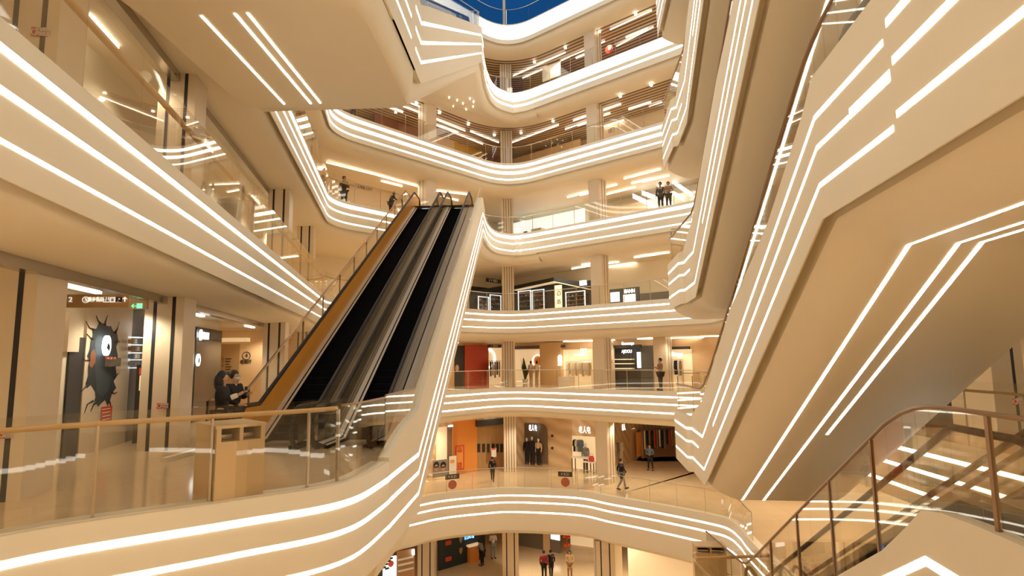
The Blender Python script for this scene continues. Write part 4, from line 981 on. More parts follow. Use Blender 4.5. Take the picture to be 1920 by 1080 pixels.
panel(WH, (1019, 998, 1031, 1032), WOODW, 'shop_door', 'tan doorway in the grey brown shop wall', 'door', .05, .22, floor=f2)
panel(WH, (1033, 1000, 1050, 1012), WHITELIT, 'wall_picture', 'pale picture on the grey brown wall beside red flowers', 'picture', .04, .22)
fp = atz(1063, 1040, f2); fs = thing('flower_stand', 'tall red flower stand in the ground hall', 'flower stand', None, tuple(fp))
MB().tube([(0, 0, 0), (0, 0, 1.6)], .03, 6).build('pole', CLOTH[2], fs)
for zz, r in ((1.75, .28), (1.2, .24), (.65, .2)):
    mb = MB()
    for i in range(26):
        u = random.uniform(0, 6.28); v = math.acos(random.uniform(-1, 1)); c = Vector((math.cos(u)*math.sin(v), math.sin(u)*math.sin(v), math.cos(v)*.7))*r*.8+Vector((0, 0, zz))
        mb.lathe(c-Vector((0, 0, .06)), [(0, 0), (.07, .03), (.08, .08), (0, .12)], 6)
    mb.build('flower_cluster', mat('flower_red', (.75, .10, .05), .6), fs)
ws = panel(Pl(fp.x+.6, fp.y+2.2, 1, -.5), (1070, 1000, 1130, 1030), WARMLIT, 'shop_interior', 'bright shop behind the red flower stand, ground hall', 'shop', .05, floor=f2)
tag(MB().box((9.6, 37.5, f2+1.6), 5.5, .8, 3.2, -.2).build('wall_block', CREAM), 'cream wall block in the ground hall under the curved fascia', 'wall panel')
tag(MB().box((5.3, 35.5, (f2+f3-2.7)/2), 1.25, 1.25, f3-2.7-f2, -.5).build('pillar_block', CREAM), 'broad cream pillar in the ground hall right of the brown-coated shopper', 'pillar')
WL = Pl(-6.2, 33.2, .7, .5)
pn = panel(WL, (716, 1044, 742, 1085), WHITELIT, 'light_box', 'white lit sign with a red dot and black branch, bottom left of centre', 'sign', .1, floor=f2)
disc(WL, 733, 1057, 5, mat('dot_red', (.7, .12, .06), .5), 'red_dot', .11, .01, pn)
mb = MB()
for x, y in ((720, 1064), (724, 1058), (729, 1052), (726, 1066), (733, 1047)):
    a, z = WL.at(x, y, .12); q = WL.pt(a, z, .115); mb.box(q, .22, .02, .09, .62)
mb.build('branch_marks', INK, pn)
panel(WL, (700, 1060, 716, 1090), DARK, 'storefront', 'dark shop corner left of the white lit sign, bottom', 'shop', .1, floor=f2)
sh = panel(WL, (744, 1030, 776, 1085), mat('shop_brown', (.40, .22, .10), .5), 'shop_shelf', 'dark shelf unit with pale boards right of the white lit sign', 'shelf', .1, floor=f2)
for y in (1045, 1055, 1066): panel(WL, (746, y, 774, y+3), CLOTH[3], 'board', None, None, .1, .1, parent=sh)
panel(WL, (772, 1030, 776, 1040), SIGNW, 'line_light', 'small white light above the pale boards, bottom', 'light', .1, .2)
# bin and rail ends at the foot of the lowest right-hand escalator
def litter_bin(p, w, d, h, rz, lab):
    o = thing('litter_bin', lab, 'bin', None, tuple(p)); Rm = Matrix.Rotation(rz, 4, 'Z')
    def bx(c, sx, sy, sz, nm, m):
        q = Rm @ Vector(c); MB().box(q, sx, sy, sz, rz).build(nm, m, o)
    tan = mat('tan_cabinet', (.60, .43, .23), .4)
    bx((0, 0, h*.39), w, d, h*.78, 'cabinet', tan); bx((0, .0, h-.02), w+.03, d+.03, .04, 'lid', tan)
    for s in (-1, 0, 1): bx((s*(w/2-.03), 0, h*.87), .06 if s else .05, d, h*.2, 'post', tan)
    bx((0, d*.3, h*.87), w-.1, .04, h*.2, 'back_panel', DARK)
    for s in (-1, 1): bx((s*w*.24, -d*.2, h*.82), w*.36, .02, h*.06, 'flap', STEEL)
    return o
b0 = atz(407, 946, 0); b1 = atz(500, 930, 0); d_ = (b1-b0); rzb = math.atan2(d_.y, d_.x); n_ = Vector((-math.sin(rzb), math.cos(rzb), 0))
litter_bin(b0+d_/2+n_*.55, d_.length, .85, 1.0, rzb, 'tan litter bin with two slots behind the near glass railing')
q = atz(1343, 1092, f3); litter_bin(Vector((q.x, q.y+.6, f3)), 1.0, .6, 1.05, -.1, 'tan litter bin with two slots at the escalator foot, bottom edge')
rl = [Vector((5.0, 15.3, f3)), Vector((4.85, 16.2, f3)), Vector((5.2, 16.7, f3)), Vector((7.2, 16.9, f3))]
pr = [atz(1292, 1048, f3+1.1), atz(1330, 1047, f3+1.1), atz(1440, 1040, f3+1.1)]
pts_ = smooth_path([(pr[0].x+.15, pr[0].y-2.5), (pr[0].x, pr[0].y-.6), (pr[0].x+.2, pr[0].y+.1), (pr[1].x, pr[1].y+.1), (pr[2].x, pr[2].y)], 4)
railing('glass railing with a tan handrail bending round the escalator foot, bottom edge', [(p.x, p.y, f3) for p in pts_], 1.25, 1.2, None, hand=(.05, TAN, 1.1, -.08), posts=(.04, STEEL, -.05, 1.1))
# ------------------------------------------------------------------ left gallery, same floor as the camera
S = PL_S
mu = panel(S, (150, 588, 236, 848), COLM, 'mural_wall', 'cream wall panel with a dark cracked-hole mural', 'wall panel', .06, floor=0, ceil=3.28)
def blob(pl, pts, m, nm, off, parent):
    P_ = [pl.pt(*pl.at(x, y, off), off) for x, y in pts]; mb = MB().fill(P_); return mb.build(nm, m, parent)
hole = [(186, 604), (192, 606), (203, 612), (208, 611), (213, 622), (219, 620), (222, 640), (218, 650), (221, 668), (217, 690), (219, 705), (213, 715), (218, 727), (210, 738), (206, 752), (202, 762), (197, 750), (190, 756), (184, 763), (178, 752), (173, 762), (179, 745), (178, 735), (170, 722), (163, 728), (160, 720), (165, 705), (165, 690), (168, 676), (163, 668), (168, 655), (170, 640), (174, 628), (173, 618), (181, 616)]
blob(S, hole, mat('mural_dark', (.035, .045, .055), .5), 'cracked_hole', .066, mu)
blob(S, [(185, 618), (205, 622), (212, 640), (210, 690), (205, 730), (192, 745), (182, 735), (178, 690), (178, 640)], mat('mural_blue', (.055, .075, .09), .5), 'hole_depth', .069, mu)
blob(S, [(171, 660), (176, 654), (180, 664), (179, 680), (172, 690), (167, 684)], mat('mural_rust', (.28, .12, .06), .5), 'rust_mark', .072, mu)
mb = MB()
for a, b, c in (((181, 592), (184, 601), (188, 606)), ((202, 592), (198, 603), (197, 610)), ((224, 604), (220, 618), (216, 624)), ((161, 602), (168, 615), (176, 618)), ((163, 626), (170, 634), (174, 636)), ((155, 672), (161, 676), (168, 675)), ((226, 682), (221, 684), (216, 682)), ((152, 735), (160, 726), (166, 722)), ((158, 775), (164, 758), (174, 752)), ((170, 772), (175, 760), (180, 755)), ((222, 700), (218, 704), (214, 708)), ((225, 640), (220, 642), (216, 642)), ((208, 770), (207, 757), (203, 750)), ((220, 735), (214, 738), (209, 736))):
    P_ = [S.pt(*S.at(x, y, .07), .07) for x, y in (a, b, c)]; mb.tube(P_, [.006, .012, .025], 5)
mb.build('crack_lines', INK, mu)
disc(S, 197, 648, 15.5, SIGNW, 'round_sign', .12, .06, sx=.66); tag(bpy.data.objects['round_sign.001'], 'round white lit sign on the cracked-hole mural', 'sign')
blob(S, [(203.5, 641), (204.5, 645), (206, 647), (206.6, 652), (205.5, 657), (203.5, 658), (202, 654), (199.5, 653.5), (201, 650), (202, 646)], INK, 'sign_emblem', .19, bpy.data.objects['round_sign.001'])
aw = panel(S, (197, 671, 216, 687), mat('awning_grey', (.16, .13, .10), .6), 'small_awning', 'small striped awning box on the cracked-hole mural', 'awning', .12, .07)
for i in range(6):
    x = 197+i*3.2; panel(S, (x, 669.5, x+1.6, 673.5), RED if i % 2 == 0 else CLOTH[4], 'stripe', None, None, .03, .19, parent=aw)
panel(S, (190, 762, 208, 792), RED, 'notice', 'red notice poster at the foot of the cracked-hole mural', 'notice', .02, .08)
for i, y in enumerate((766, 772, 779, 785)): panel(S, (192, y, 206, y+1.5), WHITE, 'text_line', None, None, .01, .1, parent=bpy.data.objects['notice.006'] if 'notice.006' in bpy.data.objects else mu)
panel(S, (122, 590, 150, 850), DARK, 'doorway', 'dark doorway between the first pillar and the mural', 'door', .04, floor=0, ceil=2.4)
panel(S, (118, 585, 140, 660), COLM, 'wall_panel', 'cream wall piece above the dark doorway beside the first pillar', 'wall panel', .1)
# dark shop between mural and second pillar
ds = panel(S, (236, 598, 300, 840), DARK, 'storefront', 'dark shop front with lit shelves right of the mural', 'shop', .05, floor=0, ceil=3.28)
for i, y in enumerate((632, 646, 661, 674, 689)): panel(S, (240, y, 256, y+1.5), WHITELIT, 'lit_shelf', None, None, .2, .06, parent=ds)
for i in range(12):
    x = 240+(i % 3)*5; y = 640+(i//3)*14; panel(S, (x, y-4, x+3.5, y+4), random.choice(CLOTH), 'goods', None, None, .1, .1, parent=ds)
panel(S, (270, 650, 277, 690), WHITELIT, 'light_box', 'narrow white lit box left of the second pillar', 'light box', .06, .25)
disc(S, 281, 613, 10, SIGNW, 'lit_sign', .3, .06, sx=.6); tag(bpy.data.objects[[o.name for o in bpy.data.objects if o.name.startswith('lit_sign')][-1]], 'round white lit sign half hidden by the second pillar', 'sign')
tk = panel(S, (252, 684, 280, 830), INK, 'vending_kiosk', 'black vending kiosk in front of the dark shop by the second pillar', 'kiosk', .5, .3, floor=0)
panel(S, (261, 690, 267, 702), RED, 'screen', None, None, .02, .8, parent=tk); panel(S, (261, 704, 267, 732), WARMLIT, 'lit_panel', None, None, .02, .8, parent=tk)
# dark shop right of the second pillar
ds2 = panel(S, (362, 620, 410, 790), mat('dark_glass_front', (.05, .045, .04), .15), 'storefront', 'dark glass shop front with a round white sign right of the second pillar', 'shop', .05, floor=0, ceil=3.0)
panel(S, (362, 621, 410, 636), DARK, 'fascia_board', None, None, .1, .05, parent=ds2)
disc(S, 375, 628, 9, SIGNW, 'lit_emblem', .2, .05, ds2, sx=.6); panel(S, (374, 623, 389, 636), SIGNW, 'lit_letters', None, None, .05, .2, parent=ds2)
disc(S, 370, 675, 10, SIGNW, 'lit_round', .12, .05, ds2, sx=.85); disc(S, 373, 676, 4.5, INK, 'emblem', .175, .01, ds2, sx=.6)
# lift hall wall with writing
HW = Pl(-11.5, 25, 1, .05)
lw = panel(HW, (395, 600, 520, 790), WOODW, 'wall_panel', 'warm tan lift hall wall with a circled 4', 'wall panel', .06, floor=0, ceil=3.2)
panel(HW, (412, 645, 448, 760), mat('tan_door', (.46, .29, .13), .5), 'lift_door', None, None, .03, .06, parent=lw)
disc(HW, 462, 667, 7, INK, 'number_ring', .08, .01, lw, ring=1, sx=1)
ptext(HW, '4', 462, 667, 7, INK, .08, 'number', lw); ptext(HW, '电梯厅', 461, 679, 6, INK, .08, 'lettering', lw, width=18)
ptext(HW, '服\n务\n中\n心\n指\n引', 417, 690, 4.5, INK, .08, 'lettering', lw, width=5)
mb = MB()
for i in range(7):
    a0, z0, a1, z1 = prect(HW, 423, 672+i*5, 434-(i % 3)*2, 673.5+i*5, .1); mb.slab(HW, a0, z0, a1, z1, .01, .1)
mb.build('text_lines', INK, lw)
panel(HW, (411, 634, 469, 641), WARMLIT, 'cove_light', 'pale warm cove light above the lift hall wall', 'light', .3, .1)
# hanging direction sign and exit sign
HS = Pl(-5.9, 10, .9, .12)
hs = panel(HS, (122, 553, 244, 577), mat('sign_tan', (.45, .28, .12), .4), 'hanging_sign', 'tan hanging direction sign with white pictograms between the left pillars', 'sign', .06)
ptext(HS, '2', 132, 562, 8, SIGNTXT, .07, 'lettering', hs); disc(HS, 161, 562, 5, SIGNTXT, 'number_ring', .06, .01, hs, ring=.9); ptext(HS, '5', 161, 562, 6, SIGNTXT, .07, 'number', hs)
ptext(HS, '漫步街区', 180, 562, 6, SIGNTXT, .07, 'lettering', hs, width=24)
for x in (199, 211, 223):
    panel(HS, (x-5, 557, x+5, 567), SIGNTXT, 'pictogram_tile', None, None, .01, .065, parent=hs)
for x, t in ((199, '⇅'), (211, 'ii'), (223, '♿')): ptext(HS, t, x, 562, 6, INK, .08, 'pictogram', hs)
ptext(HS, '↑', 234, 562, 8, SIGNTXT, .07, 'arrow', hs)
HX = Pl(-6.3, 12.2, .9, .12)
ex = panel(HX, (245, 563, 279, 580), mat('sign_tan', (.45, .28, .12), .4), 'exit_sign', 'small exit sign with a green running mark, left gallery', 'sign', .06)
panel(HX, (257, 569, 267, 578), GREENLIT, 'green_mark', None, None, .02, .06, parent=ex); ptext(HX, '←', 251, 574, 7, GREENLIT, .08, 'arrow', ex)
# beam under the cove with a dull metal face
for k in (5, 6):
    pth = [p for p in STD if p.x < -4 and p.y < 27]; N = normals(pth)
    sweep(MB(), pth, Z[k], [(1.42, -1.69), (1.42, -1.86), (1.62, -1.86), (1.62, -1.69)] if k == 5 else [(1.42, -1.69), (1.42, -1.9), (1.62, -1.9), (1.62, -1.69)]).build('trim_9%d' % k, mat('dull_metal', (.5, .45, .38), .22, .8), kind='structure')
# red no-climbing notices on pillars and glass
def notice(px, py, w, h, plq, lab):
    o = panel(plq, (px-w/2, py-h/2, px+w/2, py+h/2), RED, 'notice', lab, 'notice', .012)
    disc(plq, px-w*.3, py, h*.3, WHITE, 'ban_ring', .014, .006, o, ring=max(.6, h*.07), n=16)
    ptext(plq, '请勿攀爬\n严禁倚靠', px+w*.15, py, h*.3, WHITE, .016, 'lettering', o, width=w*.55)
def colface(y, k):     # face of a left gallery pillar that looks down the gallery
    xe = -4.6-.197*(y-5)-COLOFF[y]; c = Vector((xe, y+.35, 0)); n = Vector((math.sin(rzl), -math.cos(rzl), 0)) * .40
    n = Matrix.Rotation(rzl, 3, 'Z') @ Vector((0, -.40, 0)); d = Matrix.Rotation(rzl, 3, 'Z') @ Vector((1, 0, 0)); p = c+n
    return Pl(p.x, p.y, d.x, d.y)
notice(305, 761, 21, 10, colface(12.9, 4), 'red notice with a ban ring on the second left pillar')
notice(11, 813, 22, 18, colface(8.3, 4), 'red notice with a ban ring on the first left pillar, at the left edge')
notice(75, 60, 32, 16, colface(8.3, 5), 'red notice with a ban ring on the pillar in the top left corner')
CR = Pl(10.3, 11.56, .99, -.06)
notice(1911, 753, 24, 12, CR, 'red notice with a ban ring on the pillar at the right edge')
WR = Pl(11.5, 14.5, .5, -1)
tag(MB().box((9.9, 15.6, 1.6), 2.4, .2, 3.2, -.3).build('storefront', DARK), 'dark shop front left of the pillar at the right edge', 'shop')
bd = thing('goods_bin', 'crate of small round goods before the dark shop at the right edge', 'crate', None, (8.7, 14.2, 0))
MB().box((0, 0, .35), .9, .6, .7, -.3).build('crate', CLOTH[2], bd)
for i in range(14): MB().lathe((random.uniform(-.35, .35), random.uniform(-.2, .2), .7+random.uniform(0, .12)), [(0, 0), (.07, .03), (.09, .09), (.06, .15), (0, .17)], 8).build('round_goods', random.choice(CLOTH), bd, True)

q = atz(945, 30, 26.0); tag(MB().tube([(q.x, q.y+1, 25), (q.x, q.y+1, 31)], .11, 10).build('sky_post', CREAM), 'slim pale post against the blue sky at the top', 'post')
# ------------------------------------------------------------------ people
def skin_mesh(V, E, Rr, sub=1):
    me = bpy.data.meshes.new('tmp'); me.from_pydata([tuple(v) for v in V], E, []); o = bpy.data.objects.new('tmp', me); COL.objects.link(o)
    m = o.modifiers.new('Skin', 'SKIN'); m.use_smooth_shade = True
    for i, r in enumerate(Rr): me.skin_vertices[0].data[i].radius = (r, r) if not isinstance(r, tuple) else r
    me.skin_vertices[0].data[0].use_root = True
    s = o.modifiers.new('Sub', 'SUBSURF'); s.levels = sub; s.render_levels = sub
    dg = bpy.context.evaluated_depsgraph_get(); dg.update(); r = bpy.data.meshes.new_from_object(o.evaluated_get(dg))
    bpy.data.objects.remove(o); bpy.data.meshes.remove(me); return r
def person(label, loc, face, h=1.68, pose=None, jacket=CLOTH[1], trousers=CLOTH[1], shoes=None, hair='short', long_coat=False, mask=False, phone=None, sub=1, group=None, bag=None, hairm=None, cuff=None):
    """face: heading angle in the plan (0 = +x). Local frame: +x forward, +y to the left."""
    J = dict(pel=(0, 0, .93), spi=(.005, 0, 1.10), che=(0, 0, 1.30), nec=(-.005, 0, 1.45), hb=(.01, 0, 1.52), hm=(.015, 0, 1.60), ht=(.0, 0, 1.67), nose=(.105, 0, 1.585), chin=(.07, 0, 1.525),
             shl=(-.01, .175, 1.39), shr=(-.01, -.175, 1.39), ell=(-.03, .24, 1.12), elr=(-.03, -.24, 1.12), wrl=(.05, .25, .88), wrr=(.05, -.25, .88), hal=(.08, .25, .80), har=(.08, -.25, .80),
             hil=(0, .09, .88), hir=(0, -.09, .88), knl=(.02, .10, .48), knr=(.02, -.10, .48), anl=(0, .10, .08), anr=(0, -.10, .08), tol=(.15, .12, .035), tor=(.15, -.12, .035))
    P = dict(
        walk=dict(knl=(.18, .09, .50), anl=(.27, .09, .10), tol=(.42, .10, .06), knr=(-.06, -.09, .47), anr=(-.30, -.09, .14), tor=(-.19, -.10, .04), ell=(-.13, .24, 1.14), wrl=(-.10, .24, .90), hal=(-.07, .24, .83), elr=(.06, -.24, 1.13), wrr=(.20, -.23, .95), har=(.27, -.22, .93)),
        stand=dict(),
        wide=dict(anl=(.05, .17, .08), tol=(.2, .2, .035), knl=(.04, .13, .48), anr=(-.05, -.16, .08), tor=(.1, -.18, .035), knr=(0, -.13, .48)),
        phone=dict(elr=(.04, -.25, 1.14), wrr=(.26, -.14, 1.24), har=(.33, -.11, 1.28), ell=(.03, .24, 1.13), wrl=(.24, .12, 1.20), hal=(.31, .09, 1.24)),
        reach=dict(elr=(.12, -.26, 1.17), wrr=(.36, -.20, 1.27), har=(.44, -.18, 1.31), ell=(.08, .25, 1.12), wrl=(.28, .15, 1.05), hal=(.36, .12, 1.05)),
        fold=dict(elr=(.05, -.26, 1.12), wrr=(.24, -.10, 1.08), har=(.29, -.02, 1.08), ell=(.04, .26, 1.12), wrl=(.23, .12, 1.05), hal=(.29, .06, 1.05)),
        lean=dict(che=(.14, 0, 1.24), spi=(.05, 0, 1.08), nec=(.22, 0, 1.37), hb=(.26, 0, 1.43), hm=(.28, 0, 1.51), ht=(.28, 0, 1.58), nose=(.37, 0, 1.49), chin=(.33, 0, 1.43), shl=(.14, .175, 1.33), shr=(.14, -.175, 1.33), ell=(.22, .25, 1.10), elr=(.22, -.25, 1.10), wrl=(.40, .18, 1.08), wrr=(.40, -.18, 1.08), hal=(.47, .16, 1.09), har=(.47, -.16, 1.09)))
    for p in (pose or 'stand').split('+'): J.update(P[p])
    k = h/1.70; J = {a: Vector(b)*k for a, b in J.items()}
    RAD = dict(pel=.125, spi=.11, che=.125, nec=.047, hb=.058, hm=.092, ht=.07, nose=.016, chin=.036, shl=.06, shr=.06, ell=.042, elr=.042, wrl=.028, wrr=.028, hal=.03, har=.03, hil=.085, hir=.085, knl=.056, knr=.056, anl=.038, anr=.038, tol=.034, tor=.034)
    EDG = [('pel', 'spi'), ('spi', 'che'), ('che', 'nec'), ('nec', 'hb'), ('hb', 'hm'), ('hm', 'ht'), ('hm', 'nose'), ('hb', 'chin'), ('che', 'shl'), ('che', 'shr'), ('shl', 'ell'), ('ell', 'wrl'), ('wrl', 'hal'), ('shr', 'elr'), ('elr', 'wrr'), ('wrr', 'har'), ('pel', 'hil'), ('pel', 'hir'), ('hil', 'knl'), ('knl', 'anl'), ('anl', 'tol'), ('hir', 'knr'), ('knr', 'anr'), ('anr', 'tor')]
    def chain(keys, scale, sub_=sub, over={}):
        ks = [q for q in J if q in keys]; ks.sort(key=lambda q: 0 if q == keys[0] else 1); ix = {q: i for i, q in enumerate(ks)}
        return skin_mesh([over.get(q, J[q]) for q in ks], [(ix[a], ix[b]) for a, b in EDG if a in ix and b in ix], [RAD[q]*k*scale.get(q, scale['*']) for q in ks], sub_)
    root = thing('person', label, 'person', group, tuple(loc)); root.rotation_euler = (0, 0, face)
    def link(nm, me, m, par=root):
        me.materials.clear(); me.materials.append(m); o = bpy.data.objects.new(nm, me); COL.objects.link(o); o.parent = par
        for p in me.polygons: p.use_smooth = True
        return o
    body = chain(list(['pel']+[q for q in J if q != 'pel']), {'*': 1.0, 'pel': .78, 'spi': .8, 'che': .8, 'hil': .8, 'hir': .8, 'knl': .85, 'knr': .85, 'shl': .8, 'shr': .8, 'ell': .85, 'elr': .85})
    # fingers: four of unequal length and a thumb leaving the side of the palm, joined to the body mesh
    mb = MB()
    for s, w, hh in ((1, 'wrl', 'hal'), (-1, 'wrr', 'har')):
        d = (J[hh]-J[w]).normalized(); u = d.cross(Vector((0, 0, 1))); u = u.normalized() if u.length > .1 else Vector((0, 1, 0)); n = u.cross(d)
        if n.z > 0: n = -n
        for i, ln in enumerate((.055, .068, .064, .048)):
            r0 = J[hh]+u*(i-1.5)*.018*k+d*.015*k; mb.tube([r0, r0+d*ln*.5*k, r0+d*ln*.85*k+n*ln*.3*k], [.010*k, .009*k, .007*k], 6)
        t0 = J[w].lerp(J[hh], .6)+u*(-s)*.02*k; mb.tube([t0, t0+u*(-s)*.025*k+d*.02*k, t0+u*(-s)*.028*k+d*.05*k+n*.01*k], [.011*k, .010*k, .007*k], 6)
    fm = bpy.data.meshes.new('f'); fm.from_pydata(mb.v, [], mb.f)
    bm = bmesh.new(); bm.from_mesh(body); bm.from_mesh(fm); bm.to_mesh(body); bm.free(); bpy.data.meshes.remove(fm)
    link('body', body, SKIN)
    top = ['pel', 'spi', 'che', 'shl', 'shr', 'ell', 'elr', 'wrl', 'wrr', 'hil', 'hir', 'nec']
    if long_coat: top += ['knl', 'knr']
    ov = {'nec': J['nec']-Vector((0, 0, .03))*k}
    if long_coat:
        ov = {'nec': J['nec']-Vector((0, 0, .03))*k, 'knl': J['hil'].lerp(J['knl'], .75), 'knr': J['hir'].lerp(J['knr'], .75)}
    link('jacket', chain(top, {'*': 1.26, 'wrl': 1.45, 'wrr': 1.45, 'che': 1.2, 'knl': 2.1, 'knr': 2.1, 'hil': 1.42, 'hir': 1.42, 'pel': 1.25, 'nec': 1.3}, sub, ov), jacket)
    link('trousers', chain(['pel', 'hil', 'hir', 'knl', 'knr', 'anl', 'anr'], {'*': 1.28, 'pel': 1.32, 'hil': 1.4, 'hir': 1.4, 'anl': 1.45, 'anr': 1.45}), trousers)
    for s, a, t in ((1, 'anl', 'tol'), (-1, 'anr', 'tor')):
        d = (J[t]-J[a]); hd = Vector((d.x, d.y, 0)).normalized(); c = J[a]-hd*.05*k; q = Vector((c.x, c.y, max(.032*k, J[a].z-.05*k)))
        MB().tube([q, q+hd*.09*k, J[t]+hd*.02*k, J[t]+hd*.07*k], [.043*k, .05*k, .046*k, .02*k], 8).build('shoe', shoes or INK, root, True)
    hc = J['hm']+Vector((-.036, 0, .032))*k
    def ell(c, rx, ry, rz, nm, m, par=root, n=14, cutf=None):
        rows = []
        for i in range(n//2+1):
            t = math.pi*i/(n//2); rows.append([Vector((c.x+rx*math.sin(t)*math.cos(2*math.pi*j/n), c.y+ry*math.sin(t)*math.sin(2*math.pi*j/n), c.z+rz*math.cos(t))) for j in range(n)])
        return MB().quad_strip(rows, True).build(nm, m, par, True)
    hr = ell(hc, .100*k, .102*k, .106*k, 'hair', hairm or HAIR)
    if hair == 'long':
        ell(J['hb']+Vector((-.075, 0, .0))*k, .105*k, .125*k, .20*k, 'hair_length', hairm or HAIR, n=18)
    if hair == 'bun': ell(hc+Vector((-.11, 0, .02))*k, .05*k, .05*k, .05*k, 'hair_bun', HAIR)
    for s in (1, -1):
        e = J['hm']+Vector((.084, s*.034, .006))*k; ell(e, .006*k, .011*k, .006*k, 'eye', INK, n=8)
    mo = J['hb']+Vector((.083, 0, .018))*k
    if mask:
        c = J['hb']+Vector((.052, 0, .03))*k; ell(c, .058*k, .072*k, .046*k, 'face_mask', mat('mask_blue', (.55, .68, .74), .7), n=12)
    else: ell(mo, .004*k, .016*k, .004*k, 'mouth', mat('lips', (.36, .12, .10), .5), n=8)
    if cuff:
        a, b = J['elr'], J['wrr']; MB().tube([a.lerp(b, .45), a.lerp(b, .6), a.lerp(b, .8), a.lerp(b, .92)], [.05*k, .052*k, .048*k, .044*k], 10).build('sleeve_print', cuff, root, True)
    if phone:
        c = J['har']+Vector((.03, .02, .03))*k; MB().box(c, .012, .075, .15).build('phone', phone, root)
    if bag:
        c = J['hir']+Vector((.02, -.14, .12))*k; MB().tube([c+Vector((0, 0, -.12)), c, c+Vector((0, 0, .1))], [.06, .075, .05], 8).build('shoulder_bag', bag, root, True)
    return root
DB = CLOTH[1]
person('woman in a black jacket with long dark hair at the foot of the long escalator', (-5.55, 11.45, .012), .15, 1.66, 'reach', DB, DB, hair='long', sub=2, cuff=CLOTH[3])
person('person in a white face mask and black jacket, holding a phone up', (-5.75, 12.35, .012), -.25, 1.66, 'phone', DB, DB, hair='bun', mask=True, phone=INK, sub=2)
person('shopper in a long black coat striding across the polished floor', (6.1, 34.8, f3+.002), .25, 1.72, 'walk', DB, CLOTH[5], long_coat=True)
person('shopper in dark clothes with folded hands before the brown clothes shop', (9.05, 40.5, f3+.002), -2.1, 1.68, 'fold+wide', CLOTH[7], DB)
person('shopper in black seen from behind at the folding screen', (-1.35, 37.6, f3+.002), 1.5, 1.45, 'walk', DB, DB)
person('person in a dark brown jacket looking at a phone behind the far railing', (8.35, 33.9, .002), -2.9, 1.78, 'phone+wide', CLOTH[2], DB, phone=INK)
def onfloor(pl, px, py, z):
    a, _ = pl.at(px, py); q = pl.pt(a, z); return q
person('person in black with raised hand behind the railing by the CITY lettering', onfloor(PBL(1.2), 645, 360, Z[6]+.002), -.8, 1.78, 'phone', DB, DB)
person('dark-clothed person leaning near the escalator top, left side', onfloor(PBL(.8), 732, 385, Z[6]+.002), .6, 1.5, 'lean', DB, DB)
person('person in black, left of two before the slanting painted reflections', onfloor(PBR(.9), 1239, 380, Z[6]+.002), -2.2, 1.7, 'stand', DB, DB)
person('person in a brown coat, right of two before the slanting painted reflections', onfloor(PBR(.9), 1254, 380, Z[6]+.002), -2.0, 1.62, 'fold', CLOTH[2], DB)
person('person in black at the railing below the hanging cream soffit', onfloor(PBL(.8), 662, 205, Z[7]+.002), -1.0, 1.7, 'lean', DB, DB)
person('shopper in a dark red jacket beside a companion in black, ground hall', (1.72, 37.6, f2+.002), 1.2, 1.68, 'stand', mat('cloth_wine', (.30, .03, .035), .8), DB, bag=CLOTH[6])
person('shopper in a black coat beside the dark red jacket, ground hall', (2.15, 37.9, f2+.002), 1.4, 1.62, 'walk', DB, DB, long_coat=True)
person('shopper in a brown coat alone in the ground hall', (3.3, 37.8, f2+.002), -1.7, 1.62, 'fold', CLOTH[4], CLOTH[2], hair='long', long_coat=True)
person('person in a grey vest at the orange counter', (-2.15, 40.2, f2+.002), 2.6, 1.65, 'lean', CLOTH[5], DB)
person('person in a pale jacket standing beside the orange counter', (-1.5, 41.6, f2+.002), -1.2, 1.75, 'phone', CLOTH[0], CLOTH[5])
TOP_FILL = 600
SPOTW = 190
# ------------------------------------------------------------------ light
w = bpy.data.worlds.new('evening_sky'); SC.world = w; w.use_nodes = True
w.node_tree.nodes['Background'].inputs[0].default_value = (*lin((20, 70, 125)), 1); w.node_tree.nodes['Background'].inputs[1].default_value = 1.0
def area(name, loc, sx, sy, power, col=(1, .95, .82), rot=(0, 0, 0)):
    l = bpy.data.lights.new(name, 'AREA'); l.shape = 'RECTANGLE'; l.size = sx; l.size_y = sy; l.energy = power; l.color = col
    o = bpy.data.objects.new(name, l); COL.objects.link(o); o.location = loc; o.rotation_euler = rot; return o
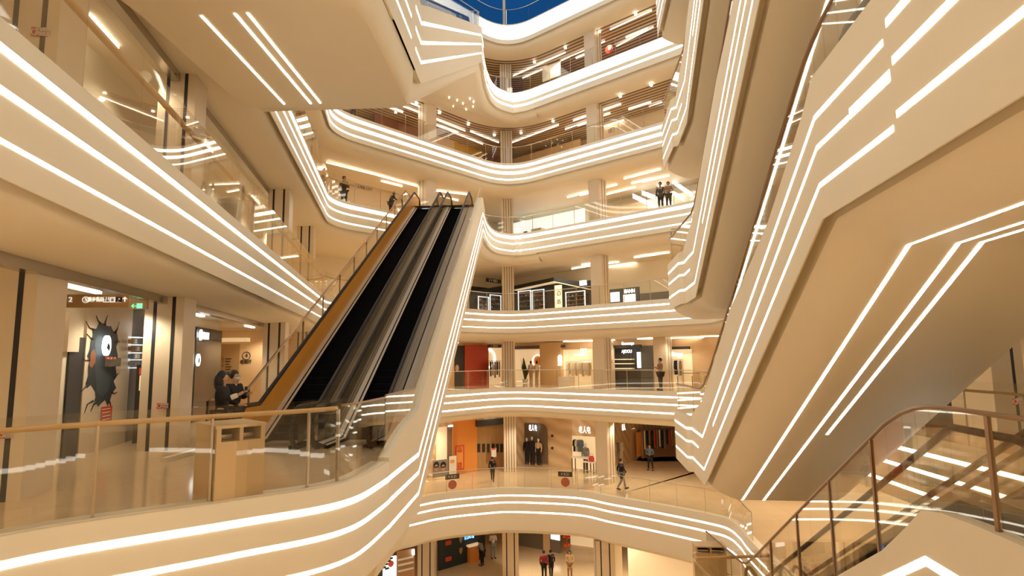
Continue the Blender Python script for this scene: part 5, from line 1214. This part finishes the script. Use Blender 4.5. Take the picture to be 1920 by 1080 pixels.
# unseen fill lamps added high above the atrium for ambient light
for x, y in ((-4, 8), (4, 8), (-4, 20), (4, 20), (0, 30)):
    area('atrium_fill', (x, y, 34), 5, 5, TOP_FILL)
def fill_spots(path, w_, z, power, step=4.0, y0=-3, lw=1):  # unseen fill spots added under the gallery ceilings to brighten floors and soffits
    N = normals(path); acc = step/2
    for i in range(1, len(path)):
        seg = (path[i]-path[i-1]).length; n0 = acc; acc += seg
        while acc >= step:
            acc -= step; t = 1-acc/seg; p = path[i-1].lerp(path[i], t); w = 1.95 if p.x < -3 and p.y < 27 else w_; p = p+N[i]*w
            if p.y < y0: continue
            l = bpy.data.lights.new('fill_spot', 'SPOT'); l.energy = power*(lw if p.x < -5 and p.y < 27 else 1); l.color = (1, .86, .64); l.spot_size = math.radians(150); l.spot_blend = .6; l.shadow_soft_size = .12
            o = bpy.data.objects.new('fill_spot', l); COL.objects.link(o); o.location = (p.x, p.y, z)
for k in (4, 5, 6, 7, 8):
    fill_spots(STD, 2.6, Z[k+1]-2.02, SPOTW*(.7 if k == 4 else 1), 4.0, lw=.35 if k == 5 else .8)
fill_spots(L3P, 3.4, -2.05, SPOTW*1.6, 4.0); fill_spots(L3P, 3.0, Z[3]-2.8, SPOTW*1.8, 4.0)
for k in (2, 3, 4, 5):      # fill spots added unseen behind the camera, along the near gallery
    for x in (-6, -2, 2, 6):
        l = bpy.data.lights.new('fill_spot', 'SPOT'); l.energy = SPOTW*1.5; l.color = (1, .84, .6); l.spot_size = math.radians(150); l.spot_blend = .6; l.shadow_soft_size = .12
        o = bpy.data.objects.new('fill_spot', l); COL.objects.link(o); o.location = (x, -2.5, (Z[k+1] if k < 8 else 25)-2.0)
SC.view_settings.view_transform = 'Standard'; SC.view_settings.look = 'None'; SC.view_settings.exposure = 0.12; SC.view_settings.gamma = 1
SC.cycles.max_bounces = 12; SC.cycles.diffuse_bounces = 6; SC.cycles.glossy_bounces = 4; SC.cycles.transparent_max_bounces = 24
SC.cycles.use_denoising = True; SC.cycles.sample_clamp_indirect = 6
SC.cycles.caustics_reflective = False; SC.cycles.caustics_refractive = False
